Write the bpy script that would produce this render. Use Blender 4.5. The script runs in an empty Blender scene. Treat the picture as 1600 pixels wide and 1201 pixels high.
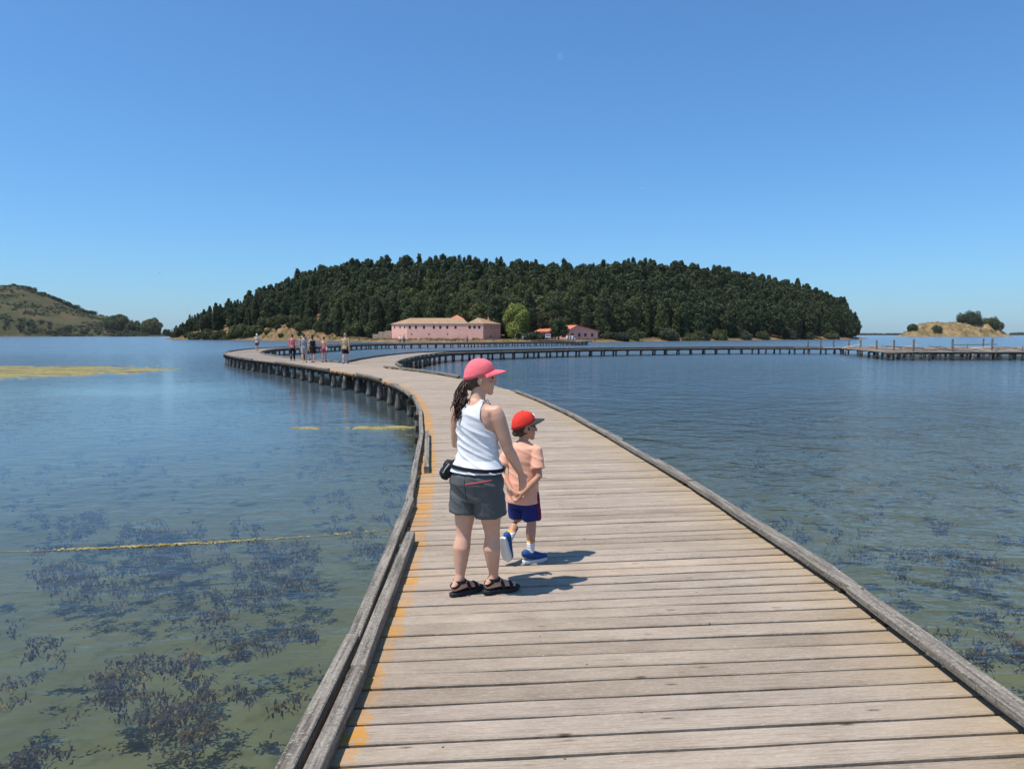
import bpy, bmesh, math, random
import numpy as np
from mathutils import Vector, Matrix, noise as mnoise
from mathutils.bvhtree import BVHTree

R = math.radians
rng = random.Random(7)
nr = np.random.default_rng(7)
sc = bpy.context.scene
COL = sc.collection

# ------------------------------------------------------------------ camera, sky, sun, exposure
WATER_Z = 0.0
DECK_Z = 0.85
cam_d = bpy.data.cameras.new('camera')
cam = bpy.data.objects.new('camera', cam_d)
COL.objects.link(cam)
cam.location = (0, 0, 2.63)
cam.rotation_euler = (R(90) - math.atan(78 / 1130), 0, 0)
cam_d.sensor_width = 36
cam_d.lens = 36 * 1130 / 1600
cam_d.clip_start = 0.05
cam_d.clip_end = 20000
sc.camera = cam

SUN_EL = 67.0
TO_SUN = Vector((-0.91 * math.cos(R(SUN_EL)), -0.41 * math.cos(R(SUN_EL)), math.sin(R(SUN_EL)))).normalized()
world = bpy.data.worlds.new('World')
sc.world = world
world.use_nodes = True
wn = world.node_tree
bg = wn.nodes['Background']
sky = wn.nodes.new('ShaderNodeTexSky')
sky.sky_type = 'NISHITA'
sky.sun_disc = False
sky.sun_elevation = R(SUN_EL)
sky.sun_rotation = math.atan2(TO_SUN.x, TO_SUN.y)
sky.altitude = 0
sky.air_density = 1.0
sky.dust_density = 0.7
sky.ozone_density = 10.0
wb = wn.nodes.new('ShaderNodeMix')          # the camera's cool daylight white balance
wb.data_type = 'RGBA'; wb.blend_type = 'MULTIPLY'
wb.inputs[0].default_value = 1.0
wb.inputs[7].default_value = (0.59, 0.89, 1.04, 1)
tone = wn.nodes.new('ShaderNodeGamma')
tone.inputs[1].default_value = 0.9
wn.links.new(sky.outputs[0], tone.inputs[0])
wn.links.new(tone.outputs[0], wb.inputs[6])
wn.links.new(wb.outputs[2], bg.inputs[0])
bg.inputs[1].default_value = 0.1375
sun_d = bpy.data.lights.new('sun', 'SUN')
sun_d.energy = 4.2
sun_d.angle = R(0.53)
sun_d.color = (1.0, 0.95, 0.88)
sun = bpy.data.objects.new('sun', sun_d)
COL.objects.link(sun)
sun.rotation_euler = TO_SUN.to_track_quat('Z', 'Y').to_euler()
sc.view_settings.view_transform = 'Standard'
sc.view_settings.look = 'None'
sc.view_settings.exposure = 0.42
sc.view_settings.gamma = 1.0
sc.cycles.transparent_max_bounces = 16
sc.cycles.max_bounces = 8


# ------------------------------------------------------------------ small helpers
def tag(o, label=None, cat=None, group=None, kind=None):
    if label: o['label'] = label
    if cat: o['category'] = cat
    if group: o['group'] = group
    if kind: o['kind'] = kind
    return o


def link(name, me, mat=None, parent=None):
    o = bpy.data.objects.new(name, me)
    COL.objects.link(o)
    if mat and me is not None and not me.materials: me.materials.append(mat)
    if parent: o.parent = parent
    return o


def empty(name, loc=(0, 0, 0), rz=0):
    o = bpy.data.objects.new(name, None)
    COL.objects.link(o)
    o.location = loc
    o.rotation_euler = (0, 0, rz)
    o.empty_display_size = 0.3
    return o


def copy_tree(o, parent=None):
    c = o.copy()
    COL.objects.link(c)
    if parent: c.parent = parent
    for ch in o.children: copy_tree(ch, c)
    return c


def mesh(name, v, f, smooth=False):
    me = bpy.data.meshes.new(name)
    me.from_pydata([tuple(p) for p in v], [], [tuple(q) for q in f])
    if smooth: me.polygons.foreach_set('use_smooth', [True] * len(me.polygons))
    me.update()
    return me


def quads_mesh(name, V):
    """V: (n,4,3) array of separate quads"""
    n = len(V)
    me = bpy.data.meshes.new(name)
    me.vertices.add(n * 4); me.loops.add(n * 4); me.polygons.add(n)
    me.vertices.foreach_set('co', np.asarray(V, dtype=np.float32).ravel())
    me.loops.foreach_set('vertex_index', np.arange(n * 4, dtype=np.int32))
    me.polygons.foreach_set('loop_start', np.arange(0, n * 4, 4, dtype=np.int32))
    me.update(calc_edges=True)
    return me


class MB:
    def __init__(s): s.v = []; s.f = []
    def add(s, v, f):
        n = len(s.v); s.v += [tuple(p) for p in v]; s.f += [tuple(i + n for i in q) for q in f]
        return s
    def box(s, c, size, rz=0.0, M=None):
        x, y, z = size[0] / 2, size[1] / 2, size[2] / 2
        p = [Vector(q) for q in ((-x,-y,-z),(x,-y,-z),(x,y,-z),(-x,y,-z),(-x,-y,z),(x,-y,z),(x,y,z),(-x,y,z))]
        m = M if M is not None else Matrix.Rotation(rz, 3, 'Z')
        p = [m @ q + Vector(c) for q in p]
        return s.add(p, [(3,2,1,0),(4,5,6,7),(0,1,5,4),(1,2,6,5),(2,3,7,6),(3,0,4,7)])
    def tube(s, pts, rad, n=8, cap=True):
        v, f = tube(pts, rad, n)
        return s.add(v, f)
    def build(s, name, mat, parent=None, smooth=False):
        return link(name, mesh(name, s.v, s.f, smooth), mat, parent)


def frame(t, up=Vector((0, 0, 1))):
    t = t.normalized()
    if abs(t.dot(up)) > 0.95: up = Vector((0, 1, 0))
    a = t.cross(up).normalized()
    return a, a.cross(t).normalized()


def tube(pts, rad, n=10, round_ends=True, up=Vector((0, 0, 1))):
    """loft through pts; rad: scalar or (ra, rb) per point; closed, round-ish ends"""
    pts = [Vector(p) for p in pts]
    rd = [(r, r) if not isinstance(r, (tuple, list)) else r for r in rad]
    P, RR, T = [], [], []
    for i, p in enumerate(pts):
        a = pts[max(i - 1, 0)]; b = pts[min(i + 1, len(pts) - 1)]
        T.append((b - a).normalized())
    if round_ends:
        r0 = max(rd[0]); r1 = max(rd[-1])
        seq = [(pts[0] - T[0] * r0 * 0.92, 0.38, rd[0], T[0]), (pts[0] - T[0] * r0 * 0.6, 0.8, rd[0], T[0])]
        seq += [(p, 1, r, t) for p, r, t in zip(pts, rd, T)]
        seq += [(pts[-1] + T[-1] * r1 * 0.6, 0.8, rd[-1], T[-1]), (pts[-1] + T[-1] * r1 * 0.92, 0.38, rd[-1], T[-1])]
    else:
        seq = [(p, 1, r, t) for p, r, t in zip(pts, rd, T)]
    v, f = [], []
    for p, k, r, t in seq:
        a, b = frame(t, up)
        for j in range(n):
            an = 2 * math.pi * j / n
            v.append(p + a * math.cos(an) * r[0] * k + b * math.sin(an) * r[1] * k)
    m = len(seq)
    for i in range(m - 1):
        for j in range(n):
            k = (j + 1) % n
            f.append((i * n + j, i * n + k, (i + 1) * n + k, (i + 1) * n + j))
    f.append(tuple(reversed(range(n)))); f.append(tuple(range((m - 1) * n, m * n)))
    return v, f


def zloft(rings, n=24):
    """rings: (z, cx, cy, rx, ry) horizontal ellipses -> closed solid"""
    v, f = [], []
    for z, cx, cy, rx, ry in rings:
        for j in range(n):
            a = 2 * math.pi * j / n
            v.append((cx + rx * math.cos(a), cy + ry * math.sin(a), z))
    m = len(rings)
    for i in range(m - 1):
        for j in range(n):
            k = (j + 1) % n
            f.append((i * n + j, i * n + k, (i + 1) * n + k, (i + 1) * n + j))
    f.append(tuple(reversed(range(n)))); f.append(tuple(range((m - 1) * n, m * n)))
    return v, f


def ellipsoid(c, r, M=None, nu=14, nv=10):
    v, f = [], []
    c = Vector(c)
    for i in range(1, nv):
        th = math.pi * i / nv
        for j in range(nu):
            ph = 2 * math.pi * j / nu
            q = Vector((r[0] * math.sin(th) * math.cos(ph), r[1] * math.sin(th) * math.sin(ph), r[2] * math.cos(th)))
            v.append(c + (M @ q if M else q))
    q0 = Vector((0, 0, r[2])); q1 = -q0
    v.append(c + (M @ q0 if M else q0)); v.append(c + (M @ q1 if M else q1))
    t, b = len(v) - 2, len(v) - 1
    for i in range(nv - 2):
        for j in range(nu):
            k = (j + 1) % nu
            f.append((i * nu + j, (i + 1) * nu + j, (i + 1) * nu + k, i * nu + k))
    for j in range(nu):
        k = (j + 1) % nu
        f.append((t, j, k)); f.append((b, (nv - 2) * nu + k, (nv - 2) * nu + j))
    return v, f


def xf(shape, M):
    return [M @ Vector(p) for p in shape[0]], shape[1]


def smoothstep(a, b, x):
    t = min(1, max(0, (x - a) / (b - a)))
    return t * t * (3 - 2 * t)


def interp(x, pts):
    if x <= pts[0][0]: return pts[0][1]
    for (a, b), (c, d) in zip(pts, pts[1:]):
        if x <= c: return b + (d - b) * (x - a) / (c - a)
    return pts[-1][1]


def fbm(x, y, z=0.0, o=4):
    return mnoise.fractal(Vector((x, y, z)), 0.9, 2.1, o)


# ------------------------------------------------------------------ materials
class NT:
    def __init__(s, name):
        s.m = bpy.data.materials.new(name); s.m.use_nodes = True
        s.t = s.m.node_tree; s.t.nodes.clear()
        s.out = s.t.nodes.new('ShaderNodeOutputMaterial')
    def n(s, typ, **kw):
        nd = s.t.nodes.new('ShaderNode' + typ)
        for k, v in kw.items(): setattr(nd, k, v)
        return nd
    def l(s, a, b): s.t.links.new(a, b)
    def val(s, sock, v):
        if hasattr(v, 'is_output'): s.l(v, sock)
        else: sock.default_value = v
    def coord(s, kind='Object'): return s.n('TexCoord').outputs[kind]
    def mapping(s, vec, scale=(1, 1, 1), loc=(0, 0, 0), rot=(0, 0, 0)):
        m = s.n('Mapping'); s.l(vec, m.inputs[0])
        m.inputs['Scale'].default_value = scale; m.inputs['Rotation'].default_value = rot
        s.val(m.inputs['Location'], loc)
        return m.outputs[0]
    def noise(s, vec, scale=1.0, detail=4.0, rough=0.55, dist=0.0):
        q = s.n('TexNoise'); s.l(vec, q.inputs['Vector'])
        q.inputs['Scale'].default_value = scale; q.inputs['Detail'].default_value = detail
        q.inputs['Roughness'].default_value = rough; q.inputs['Distortion'].default_value = dist
        return q.outputs['Fac']
    def voro(s, vec, scale=1.0, feature='F1', rand=1.0):
        q = s.n('TexVoronoi', feature=feature); s.l(vec, q.inputs['Vector']); q.inputs['Scale'].default_value = scale
        q.inputs['Randomness'].default_value = rand
        return q.outputs['Distance']
    def ramp(s, fac, stops, interp='LINEAR'):
        r = s.n('ValToRGB'); r.color_ramp.interpolation = interp
        e = r.color_ramp.elements
        while len(e) < len(stops): e.new(0.5)
        for el, (p, c) in zip(e, stops):
            el.position = p; el.color = (*c, 1) if len(c) == 3 else c
        s.l(fac, r.inputs[0]); return r.outputs[0]
    def fr(s, fac, a, b):
        r = s.n('MapRange'); s.l(fac, r.inputs[0]); r.inputs[1].default_value = a; r.inputs[2].default_value = b
        return r.outputs[0]
    def mix(s, fac, a, b, blend='MIX'):
        m = s.n('Mix', data_type='RGBA', blend_type=blend)
        s.val(m.inputs[0], fac)
        s.val(m.inputs[6], a if hasattr(a, 'is_output') else (*a, 1)); s.val(m.inputs[7], b if hasattr(b, 'is_output') else (*b, 1))
        return m.outputs[2]
    def math(s, op, a, b=0.0, c=0.0):
        m = s.n('Math', operation=op)
        s.val(m.inputs[0], a); s.val(m.inputs[1], b); s.val(m.inputs[2], c)
        return m.outputs[0]
    def sep(s, vec):
        q = s.n('SeparateXYZ'); s.l(vec, q.inputs[0]); return q.outputs
    def bump(s, h, strength=0.3, dist=0.01):
        b = s.n('Bump'); s.l(h, b.inputs['Height']); b.inputs['Strength'].default_value = strength; b.inputs['Distance'].default_value = dist
        return b.outputs[0]
    def bsdf(s, col, rough=0.7, spec=0.3, normal=None, sss=None):
        p = s.n('BsdfPrincipled')
        s.val(p.inputs['Base Color'], col if hasattr(col, 'is_output') else (*col, 1)); s.val(p.inputs['Roughness'], rough)
        p.inputs['Specular IOR Level'].default_value = spec
        if normal: s.l(normal, p.inputs['Normal'])
        if sss:
            p.inputs['Subsurface Weight'].default_value = sss[0]; p.inputs['Subsurface Radius'].default_value = sss[1]
            p.inputs['Subsurface Scale'].default_value = sss[2]
        return p.outputs[0]
    def done(s, sh):
        s.l(sh, s.out.inputs[0]); return s.m


def mat_plain(name, col, rough=0.75, spec=0.25, var=0.12, scale=6.0, bump=0.0):
    t = NT(name); c = t.coord()
    nz = t.noise(c, scale, 4)
    lo = tuple(x * (1 - var) for x in col); hi = tuple(min(1, x * (1 + var)) for x in col)
    colr = t.ramp(nz, [(0.3, lo), (0.7, hi)])
    nm = t.bump(t.noise(c, scale * 6, 3), bump, 0.01) if bump else None
    return t.done(t.bsdf(colr, rough, spec, nm))


def mat_deck(name, lichen):
    t = NT(name)
    c = t.coord()
    oi = t.n('ObjectInfo')
    off = t.n('CombineXYZ')
    t.l(t.math('MULTIPLY', oi.outputs['Random'], 37.0), off.inputs[0])
    t.l(t.math('MULTIPLY', oi.outputs['Random'], 91.0), off.inputs[1])
    q = t.n('VectorMath', operation='ADD'); t.l(c, q.inputs[0]); t.l(off.outputs[0], q.inputs[1])
    v = q.outputs[0]
    grain = t.noise(t.mapping(v, (2.2, 46, 8)), 2.2, 8, 0.68, 0.9)
    fine = t.noise(t.mapping(v, (5, 160, 20)), 2.0, 3, 0.6)
    blot = t.noise(t.mapping(v, (1.6, 3.0, 1)), 1.1, 4, 0.6)
    base = t.ramp(grain, [(0.28, (0.235, 0.190, 0.145)), (0.46, (0.385, 0.325, 0.262)), (0.72, (0.49, 0.43, 0.36))])
    base = t.mix(t.math('MULTIPLY', fine, 0.35), base, (0.20, 0.155, 0.115), 'MIX')
    tone = t.ramp(blot, [(0.3, (0.78, 0.74, 0.70)), (0.7, (1.08, 1.05, 1.02))])
    base = t.mix(1.0, base, tone, 'MULTIPLY')
    pl = t.ramp(oi.outputs['Random'], [(0.0, (0.80, 0.77, 0.73)), (0.35, (1.0, 0.98, 0.95)), (0.7, (0.93, 0.92, 0.93)), (1.0, (1.12, 1.07, 1.0))])
    base = t.mix(1.0, base, pl, 'MULTIPLY')
    kn = t.voro(t.mapping(v, (1.2, 5.5, 1)), 1.5)
    base = t.mix(t.ramp(kn, [(0.035, (1, 1, 1)), (0.085, (0, 0, 0))]), base, (0.10, 0.07, 0.05))
    nail = t.voro(t.mapping(v, (1, 1, 0)), 6.5)
    base = t.mix(t.ramp(nail, [(0.030, (1, 1, 1)), (0.055, (0, 0, 0))]), base, (0.06, 0.045, 0.035))
    fl = t.noise(t.mapping(v, (14, 55, 1)), 2.0, 5, 0.75)
    base = t.mix(t.math('MULTIPLY', t.fr(fl, 0.54, 0.70), 0.5), base, (0.56, 0.50, 0.43))
    base = t.mix(t.math('MULTIPLY', t.fr(fl, 0.44, 0.30), 0.6), base, (0.17, 0.13, 0.095))
    if lichen:
        x = t.sep(c)[0]
        wob = t.noise(t.mapping(v, (3, 6, 1)), 3.0, 5, 0.65)
        a = t.math('ADD', x, t.math('MULTIPLY', wob, 0.34))
        # orange lichen along the left kerb, a paler stain along the right one
        m1 = t.ramp(a, [(0.0, (0, 0, 0)), (1.0, (0, 0, 0))])
        a = t.math('ADD', x, t.math('MULTIPLY', t.math('SUBTRACT', wob, 0.5), 0.20))
        e = t.fr(a, -1.395, -1.415)
        spk = t.ramp(t.noise(t.mapping(v, (16, 12, 1)), 2.4, 6, 0.75), [(0.42, (0, 0, 0)), (0.50, (1, 1, 1))])
        f1 = t.math('MULTIPLY', t.math('MULTIPLY', e, spk), t.math('ADD', 0.25, t.math('MULTIPLY', t.math('FRACT', t.math('MULTIPLY', oi.outputs['Random'], 7.3)), 0.7)))
        base = t.mix(f1, base, (0.50, 0.215, 0.007))
        e2 = t.fr(t.math('SUBTRACT', x, t.math('MULTIPLY', wob, 0.7)), 0.55, 1.35)
        base = t.mix(t.math('MULTIPLY', e2, 0.42), base, (0.36, 0.25, 0.115))
    h = t.math('ADD', grain, t.math('MULTIPLY', fine, 0.5))
    return t.done(t.bsdf(base, 0.82, 0.2, t.bump(h, 0.55, 0.006)))


def mat_beam(name, tint=(1, 1, 1), dark=0.0):
    t = NT(name); c = t.coord(); oi = t.n('ObjectInfo')
    q = t.n('VectorMath', operation='ADD'); t.l(c, q.inputs[0]); t.l(oi.outputs['Random'], q.inputs[1])
    v = t.mapping(c, (1, 1, 1), oi.outputs['Random'])
    g = t.noise(t.mapping(v, (26, 1.2, 26)), 1.6, 6, 0.65, 0.4)
    f = t.noise(t.mapping(v, (110, 4, 110)), 1.5, 3)
    col = t.ramp(g, [(0.30, (0.045, 0.037, 0.03)), (0.48, (0.175, 0.15, 0.122)), (0.75, (0.34, 0.30, 0.25))])
    sp = t.ramp(t.noise(v, 60, 5, 0.75), [(0.55, (0, 0, 0)), (0.62, (1, 1, 1))])
    col = t.mix(t.math('MULTIPLY', sp, 0.65), col, (0.42, 0.40, 0.31))
    dk = t.ramp(t.noise(v, 35, 5, 0.7), [(0.36, (1, 1, 1)), (0.46, (0, 0, 0))])
    col = t.mix(t.math('MULTIPLY', dk, 0.6), col, (0.06, 0.05, 0.04))
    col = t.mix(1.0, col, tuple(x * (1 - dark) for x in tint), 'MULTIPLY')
    return t.done(t.bsdf(col, 0.85, 0.2, t.bump(t.math('ADD', g, t.math('MULTIPLY', f, 0.4)), 0.6, 0.006)))


def mat_pile():
    t = NT('pile_wood'); c = t.coord()
    g = t.noise(t.mapping(c, (9, 9, 1.0)), 2.5, 5, 0.65)
    col = t.ramp(g, [(0.3, (0.045, 0.038, 0.032)), (0.55, (0.17, 0.15, 0.13)), (0.75, (0.30, 0.28, 0.25))])
    z = t.sep(c)[2]
    wet = t.fr(t.math('ADD', z, t.math('MULTIPLY', g, 0.16)), 0.22, 0.12)
    col = t.mix(wet, col, (0.028, 0.026, 0.018))
    return t.done(t.bsdf(col, 0.8, 0.25, t.bump(g, 0.8, 0.02)))


def mat_foliage(name, a, b, c3, scale=0.35):
    t = NT(name); c = t.coord(); oi = t.n('ObjectInfo'); g = t.n('NewGeometry')
    nz = t.noise(t.coord('Object'), scale, 3)
    col = t.ramp(nz, [(0.3, a), (0.5, b), (0.72, c3)])
    tn = t.ramp(oi.outputs['Random'], [(0, (0.60, 0.70, 0.70)), (0.4, (1, 1, 1)), (0.75, (1.15, 1.12, 0.85)), (1, (1.6, 1.4, 1.15))])
    col = t.mix(1.0, col, tn, 'MULTIPLY')
    rp = t.ramp(g.outputs['Random Per Island'], [(0, (0.6, 0.62, 0.6)), (1, (1.4, 1.35, 1.3))])
    col = t.mix(1.0, col, rp, 'MULTIPLY')
    d = t.bsdf(col, 0.65, 0.25)
    tr = t.n('BsdfTranslucent'); t.l(col, tr.inputs[0])
    m = t.n('MixShader'); m.inputs[0].default_value = 0.22
    t.l(d, m.inputs[1]); t.l(tr.outputs[0], m.inputs[2])
    return t.done(m.outputs[0])


def mat_skin(name, col):
    t = NT(name); c = t.coord()
    n1 = t.noise(c, 9, 4)
    lo = (col[0] * 0.88, col[1] * 0.80, col[2] * 0.76)
    cc = t.ramp(n1, [(0.3, lo), (0.7, col)])
    n2 = t.noise(c, 38, 5, .7)
    cc = t.mix(t.math('MULTIPLY', t.fr(n2, .5, .75), .35), cc, (col[0] * .86, col[1] * .62, col[2] * .55))
    return t.done(t.bsdf(cc, 0.5, 0.35, t.bump(t.noise(c, 160, 2), 0.08, 0.002), sss=(0.12, (1.0, 0.35, 0.2), 0.012)))


def mat_cloth(name, col, rough=0.85, weave=420, wr=0.25):
    t = NT(name); c = t.coord()
    n1 = t.noise(c, 14, 4)
    cc = t.ramp(n1, [(0.25, tuple(x * 0.88 for x in col)), (0.75, tuple(min(1, x * 1.06) for x in col))])
    h = t.math('ADD', t.noise(c, weave, 2), t.math('MULTIPLY', t.noise(t.mapping(c, (1, 1, 2.2)), 11, 3), 3.0))
    return t.done(t.bsdf(cc, rough, 0.2, t.bump(h, wr, 0.004)))


def mat_water():
    t = NT('lagoon_water')
    c = t.coord()
    # wind ripples on top of a slow swell; long crests lie across the view
    r1 = t.noise(t.mapping(c, (1.2, 1.9, 1), rot=(0, 0, 0.25)), 1.2, 3, 0.5, 0.4)
    r2 = t.noise(t.mapping(c, (1.0, 2.2, 1), rot=(0, 0, -0.3)), 4.2, 3, 0.55, 0.3)
    r3 = t.noise(t.mapping(c, (1, 1.6, 1)), 13.0, 2, 0.5)
    r0 = t.noise(t.mapping(c, (1.25, 1.2, 1), rot=(0, 0, 0.12)), 0.55, 3, 0.55, 0.6)
    big = t.noise(c, 0.045, 3, 0.6)
    x = t.sep(c)[0]
    # the water right of the walkway is open to the breeze, the left is sheltered
    wind = t.math('ADD', t.math('MAXIMUM', t.fr(x, -6.0, 14.0), t.fr(t.sep(c)[1], 34.0, 85.0)), t.math('MULTIPLY', t.fr(big, 0.40, 0.66), 0.22))
    wind = t.math('ADD', t.math('MULTIPLY', wind, 0.9), 0.11)
    h = t.math('ADD', t.math('MULTIPLY', r1, 0.085), t.math('ADD', t.math('MULTIPLY', r2, 0.030), t.math('MULTIPLY', r3, 0.005)))
    h = t.math('ADD', t.math('MULTIPLY', h, wind), t.math('MULTIPLY', t.math('MULTIPLY', r0, 0.34), t.math('MULTIPLY', wind, wind)))
    b = t.n('Bump'); t.l(h, b.inputs['Height']); b.inputs['Strength'].default_value = 1.0; b.inputs['Distance'].default_value = 1.0
    fre = t.n('Fresnel'); fre.inputs['IOR'].default_value = 1.34; t.l(b.outputs[0], fre.inputs['Normal'])
    gl = t.n('BsdfGlossy'); gl.inputs['Roughness'].default_value = 0.03; gl.inputs['Color'].default_value = (1, 1, 1, 1)
    t.l(b.outputs[0], gl.inputs['Normal'])
    # ripples too small to resolve far out
    t.l(t.math('ADD', 0.03, t.math('ADD', t.math('MULTIPLY', t.fr(t.sep(c)[1], 25.0, 110.0), 0.14), t.math('MULTIPLY', t.fr(x, 0.0, 16.0), 0.015))), gl.inputs['Roughness'])
    tr = t.n('BsdfTransparent'); tr.inputs[0].default_value = (0.70, 0.76, 0.64, 1)
    murk = t.n('BsdfDiffuse')
    mc = t.ramp(t.noise(c, 0.5, 4), [(0.3, (0.075, 0.082, 0.056)), (0.7, (0.10, 0.105, 0.072))])
    m1 = t.n('MixShader')
    far_blue = t.fr(t.math('ADD', t.sep(c)[1], t.math('MULTIPLY', t.math('SUBTRACT', big, 0.5), 14.0)), 5.0, 34.0)   # murk thickens farther out; its blue is painted in for weak sky reflection
    t.l(t.math('ADD', 0.11, t.math('MULTIPLY', far_blue, 0.60)), m1.inputs[0])
    t.l(t.mix(far_blue, mc, (0.095, 0.145, 0.185)), murk.inputs[0])
    t.l(tr.outputs[0], m1.inputs[1]); t.l(murk.outputs[0], m1.inputs[2])
    m2 = t.n('MixShader'); t.l(fre.outputs[0], m2.inputs[0]); t.l(m1.outputs[0], m2.inputs[1]); t.l(gl.outputs[0], m2.inputs[2])
    return t.done(m2.outputs[0])


def mat_bed():
    t = NT('lagoon_bed'); c = t.coord()
    n1 = t.noise(c, 0.7, 5, 0.6); n2 = t.noise(c, 5, 5, 0.65)
    col = t.ramp(n1, [(0.3, (0.145, 0.14, 0.085)), (0.7, (0.23, 0.215, 0.135))])
    col = t.mix(t.fr(n2, 0.5, 0.75), col, (0.11, 0.11, 0.065))
    return t.done(t.bsdf(col, 0.9, 0.1))


def mat_terrain(name, stops, scale=0.06, fine=0.8):
    t = NT(name); c = t.coord()
    n1 = t.noise(c, scale, 5, 0.6); n2 = t.noise(c, fine, 4, 0.65)
    f = t.math('ADD', t.math('MULTIPLY', n1, 0.65), t.math('MULTIPLY', n2, 0.35))
    col = t.ramp(f, stops)
    return t.done(t.bsdf(col, 0.95, 0.1, t.bump(n2, 0.6, 0.4)))


M_WATER = mat_water(); M_BED = mat_bed()
M_PLANK = mat_deck('weathered_plank', True); M_PLANK_FAR = mat_deck('weathered_plank_far', False)
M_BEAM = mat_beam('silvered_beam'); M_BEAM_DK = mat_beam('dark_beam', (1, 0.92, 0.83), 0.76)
M_PILE = mat_pile()
M_BARK = mat_plain('bark', (0.09, 0.075, 0.06), 0.9, 0.1, 0.3, 2.0)
M_PINE = mat_foliage('pine_needles', (0.042, 0.062, 0.026), (0.074, 0.098, 0.040), (0.122, 0.142, 0.065))
M_OAK = mat_foliage('olive_leaves', (0.050, 0.062, 0.028), (0.082, 0.095, 0.042), (0.12, 0.13, 0.065))
M_SCRUB = mat_foliage('scrub_leaves', (0.055, 0.068, 0.026), (0.075, 0.092, 0.038), (0.10, 0.115, 0.055))
M_LIGHT = mat_foliage('light_leaves', (0.095, 0.13, 0.035), (0.14, 0.185, 0.05), (0.20, 0.23, 0.075))
M_OLIVE = mat_foliage('grey_green_leaves', (0.05, 0.062, 0.038), (0.07, 0.085, 0.05), (0.09, 0.10, 0.065))

# ------------------------------------------------------------------ the setting: bed, water
def grid_sheet(name, x0, x1, y0, y1, z, mat, kind='structure'):
    o = link(name, mesh(name, [(x0, y0, z), (x1, y0, z), (x1, y1, z), (x0, y1, z)], [(0, 1, 2, 3)]), mat)
    return tag(o, kind=kind)


bed = grid_sheet('lagoon_bed', -9000, 9000, -600, 14000, -0.55, M_BED)
tag(bed, 'pale olive mud bed of the shallow lagoon', 'ground')
water = grid_sheet('water', -9000, 9000, -600, 14000, WATER_Z, M_WATER)
tag(water, 'calm shallow blue green lagoon water', 'water')

# ------------------------------------------------------------------ island terrain
F = 1130.0
HOR = 522.5
SHORE = [(200, 400), (275, 372), (400, 335), (480, 305), (600, 252), (700, 244), (800, 240), (910, 240), (1000, 275), (1150, 330), (1250, 372), (1335, 410), (1400, 440)]
TOPY = [(235, 524), (262, 521), (290, 500), (320, 484), (350, 477), (400, 456), (450, 434), (500, 419), (560, 409), (620, 404), (720, 402), (800, 409), (900, 411), (980, 409),
        (1060, 411), (1120, 417), (1180, 428), (1240, 441), (1290, 455), (1318, 470), (1334, 500), (1345, 520)]
FRONT = [(275, 13), (330, 19), (400, 26), (480, 23), (540, 12), (600, 30), (760, 34), (940, 34), (1000, 24), (1080, 18), (1150, 10), (1335, 7)]
TREEH = [(262, 4.0), (300, 9), (350, 11), (420, 13.5), (600, 15), (1200, 15.5), (1300, 15), (1340, 13)]


def px_of(x, y): return 800 + F * x / y


def ridge_d(px): return interp(px, SHORE) + interp(px, [(200, 20), (300, 45), (500, 100), (700, 120), (1000, 115), (1200, 85), (1335, 45), (1400, 30)])


def island_h(x, y):
    px = px_of(x, y)
    s = interp(px, SHORE); r = ridge_d(px)
    edge = smoothstep(225, 285, px) * (1 - smoothstep(1338, 1375, px))
    top = 2.63 + (HOR - interp(px, TOPY)) / F * r - interp(px, TREEH) * 1.03
    top = max(top, 0.8)
    a = y - s + 2.2 * fbm(x * 0.05, y * 0.05, 3.1, 3)
    if a < 0: return max(-1.5, a * 0.12)
    flat = interp(px, [(275, 4), (400, 5), (560, 8), (600, 30), (940, 32), (1000, 20), (1100, 14), (1200, 5), (1335, 3)])
    z = 0.9 * smoothstep(0, 9, a)
    # eroded bank on the left flank
    bank = smoothstep(262, 300, px) * (1 - smoothstep(500, 580, px))
    z += bank * interp(px, [(270, 1.2), (300, 3.0), (360, 2.4), (400, 4.0), (450, 5.0), (500, 3.2), (560, 1.5)]) * smoothstep(3, 15 + 5 * fbm(x * 0.09, y * 0.03, 1.0, 3), a) * (0.8 + 0.5 * fbm(x * 0.12, 0.0, 5.0, 3))
    t = smoothstep(flat, r - s, a) if r - s > flat + 1 else smoothstep(0, 1, a / (r - s))
    back = 1 - smoothstep(0, 140, y - r) if y > r else 1
    z = max(z, z + (top - z) * t) * back
    z += 0.25 * fbm(x * 0.2, y * 0.2, 0, 3) + bank * 1.1 * fbm(x * 0.22, y * 0.10, 6.0, 4) * smoothstep(2, 10, a)
    return z * edge - 1.2 * (1 - edge)


def heightfield(name, xs, ys, fn, mat):
    v = [(x, y, fn(x, y)) for y in ys for x in xs]
    w = len(xs)
    f = [(j * w + i, j * w + i + 1, (j + 1) * w + i + 1, (j + 1) * w + i) for j in range(len(ys) - 1) for i in range(w - 1)]
    return link(name, mesh(name, v, f, True), mat)


M_ISLE = mat_terrain('dry_earth',  [(0.34, (0.10, 0.10, 0.04)), (0.45, (0.12, 0.088, 0.042)), (0.54, (0.20, 0.122, 0.062)), (0.68, (0.31, 0.20, 0.11))], 0.2, 1.3)
isl = heightfield('island_ground', list(np.arange(-250, 262, 2.5)), list(np.arange(228, 560, 2.5)), island_h, M_ISLE)
tag(isl, 'sandy banked ground of the wooded island', 'island', kind='structure')

# left headland far across the lagoon
HILLY = [(-260, 440), (-120, 436), (0, 446), (40, 450), (75, 463), (110, 479), (150, 492), (200, 503), (232, 513), (262, 523)]


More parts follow.
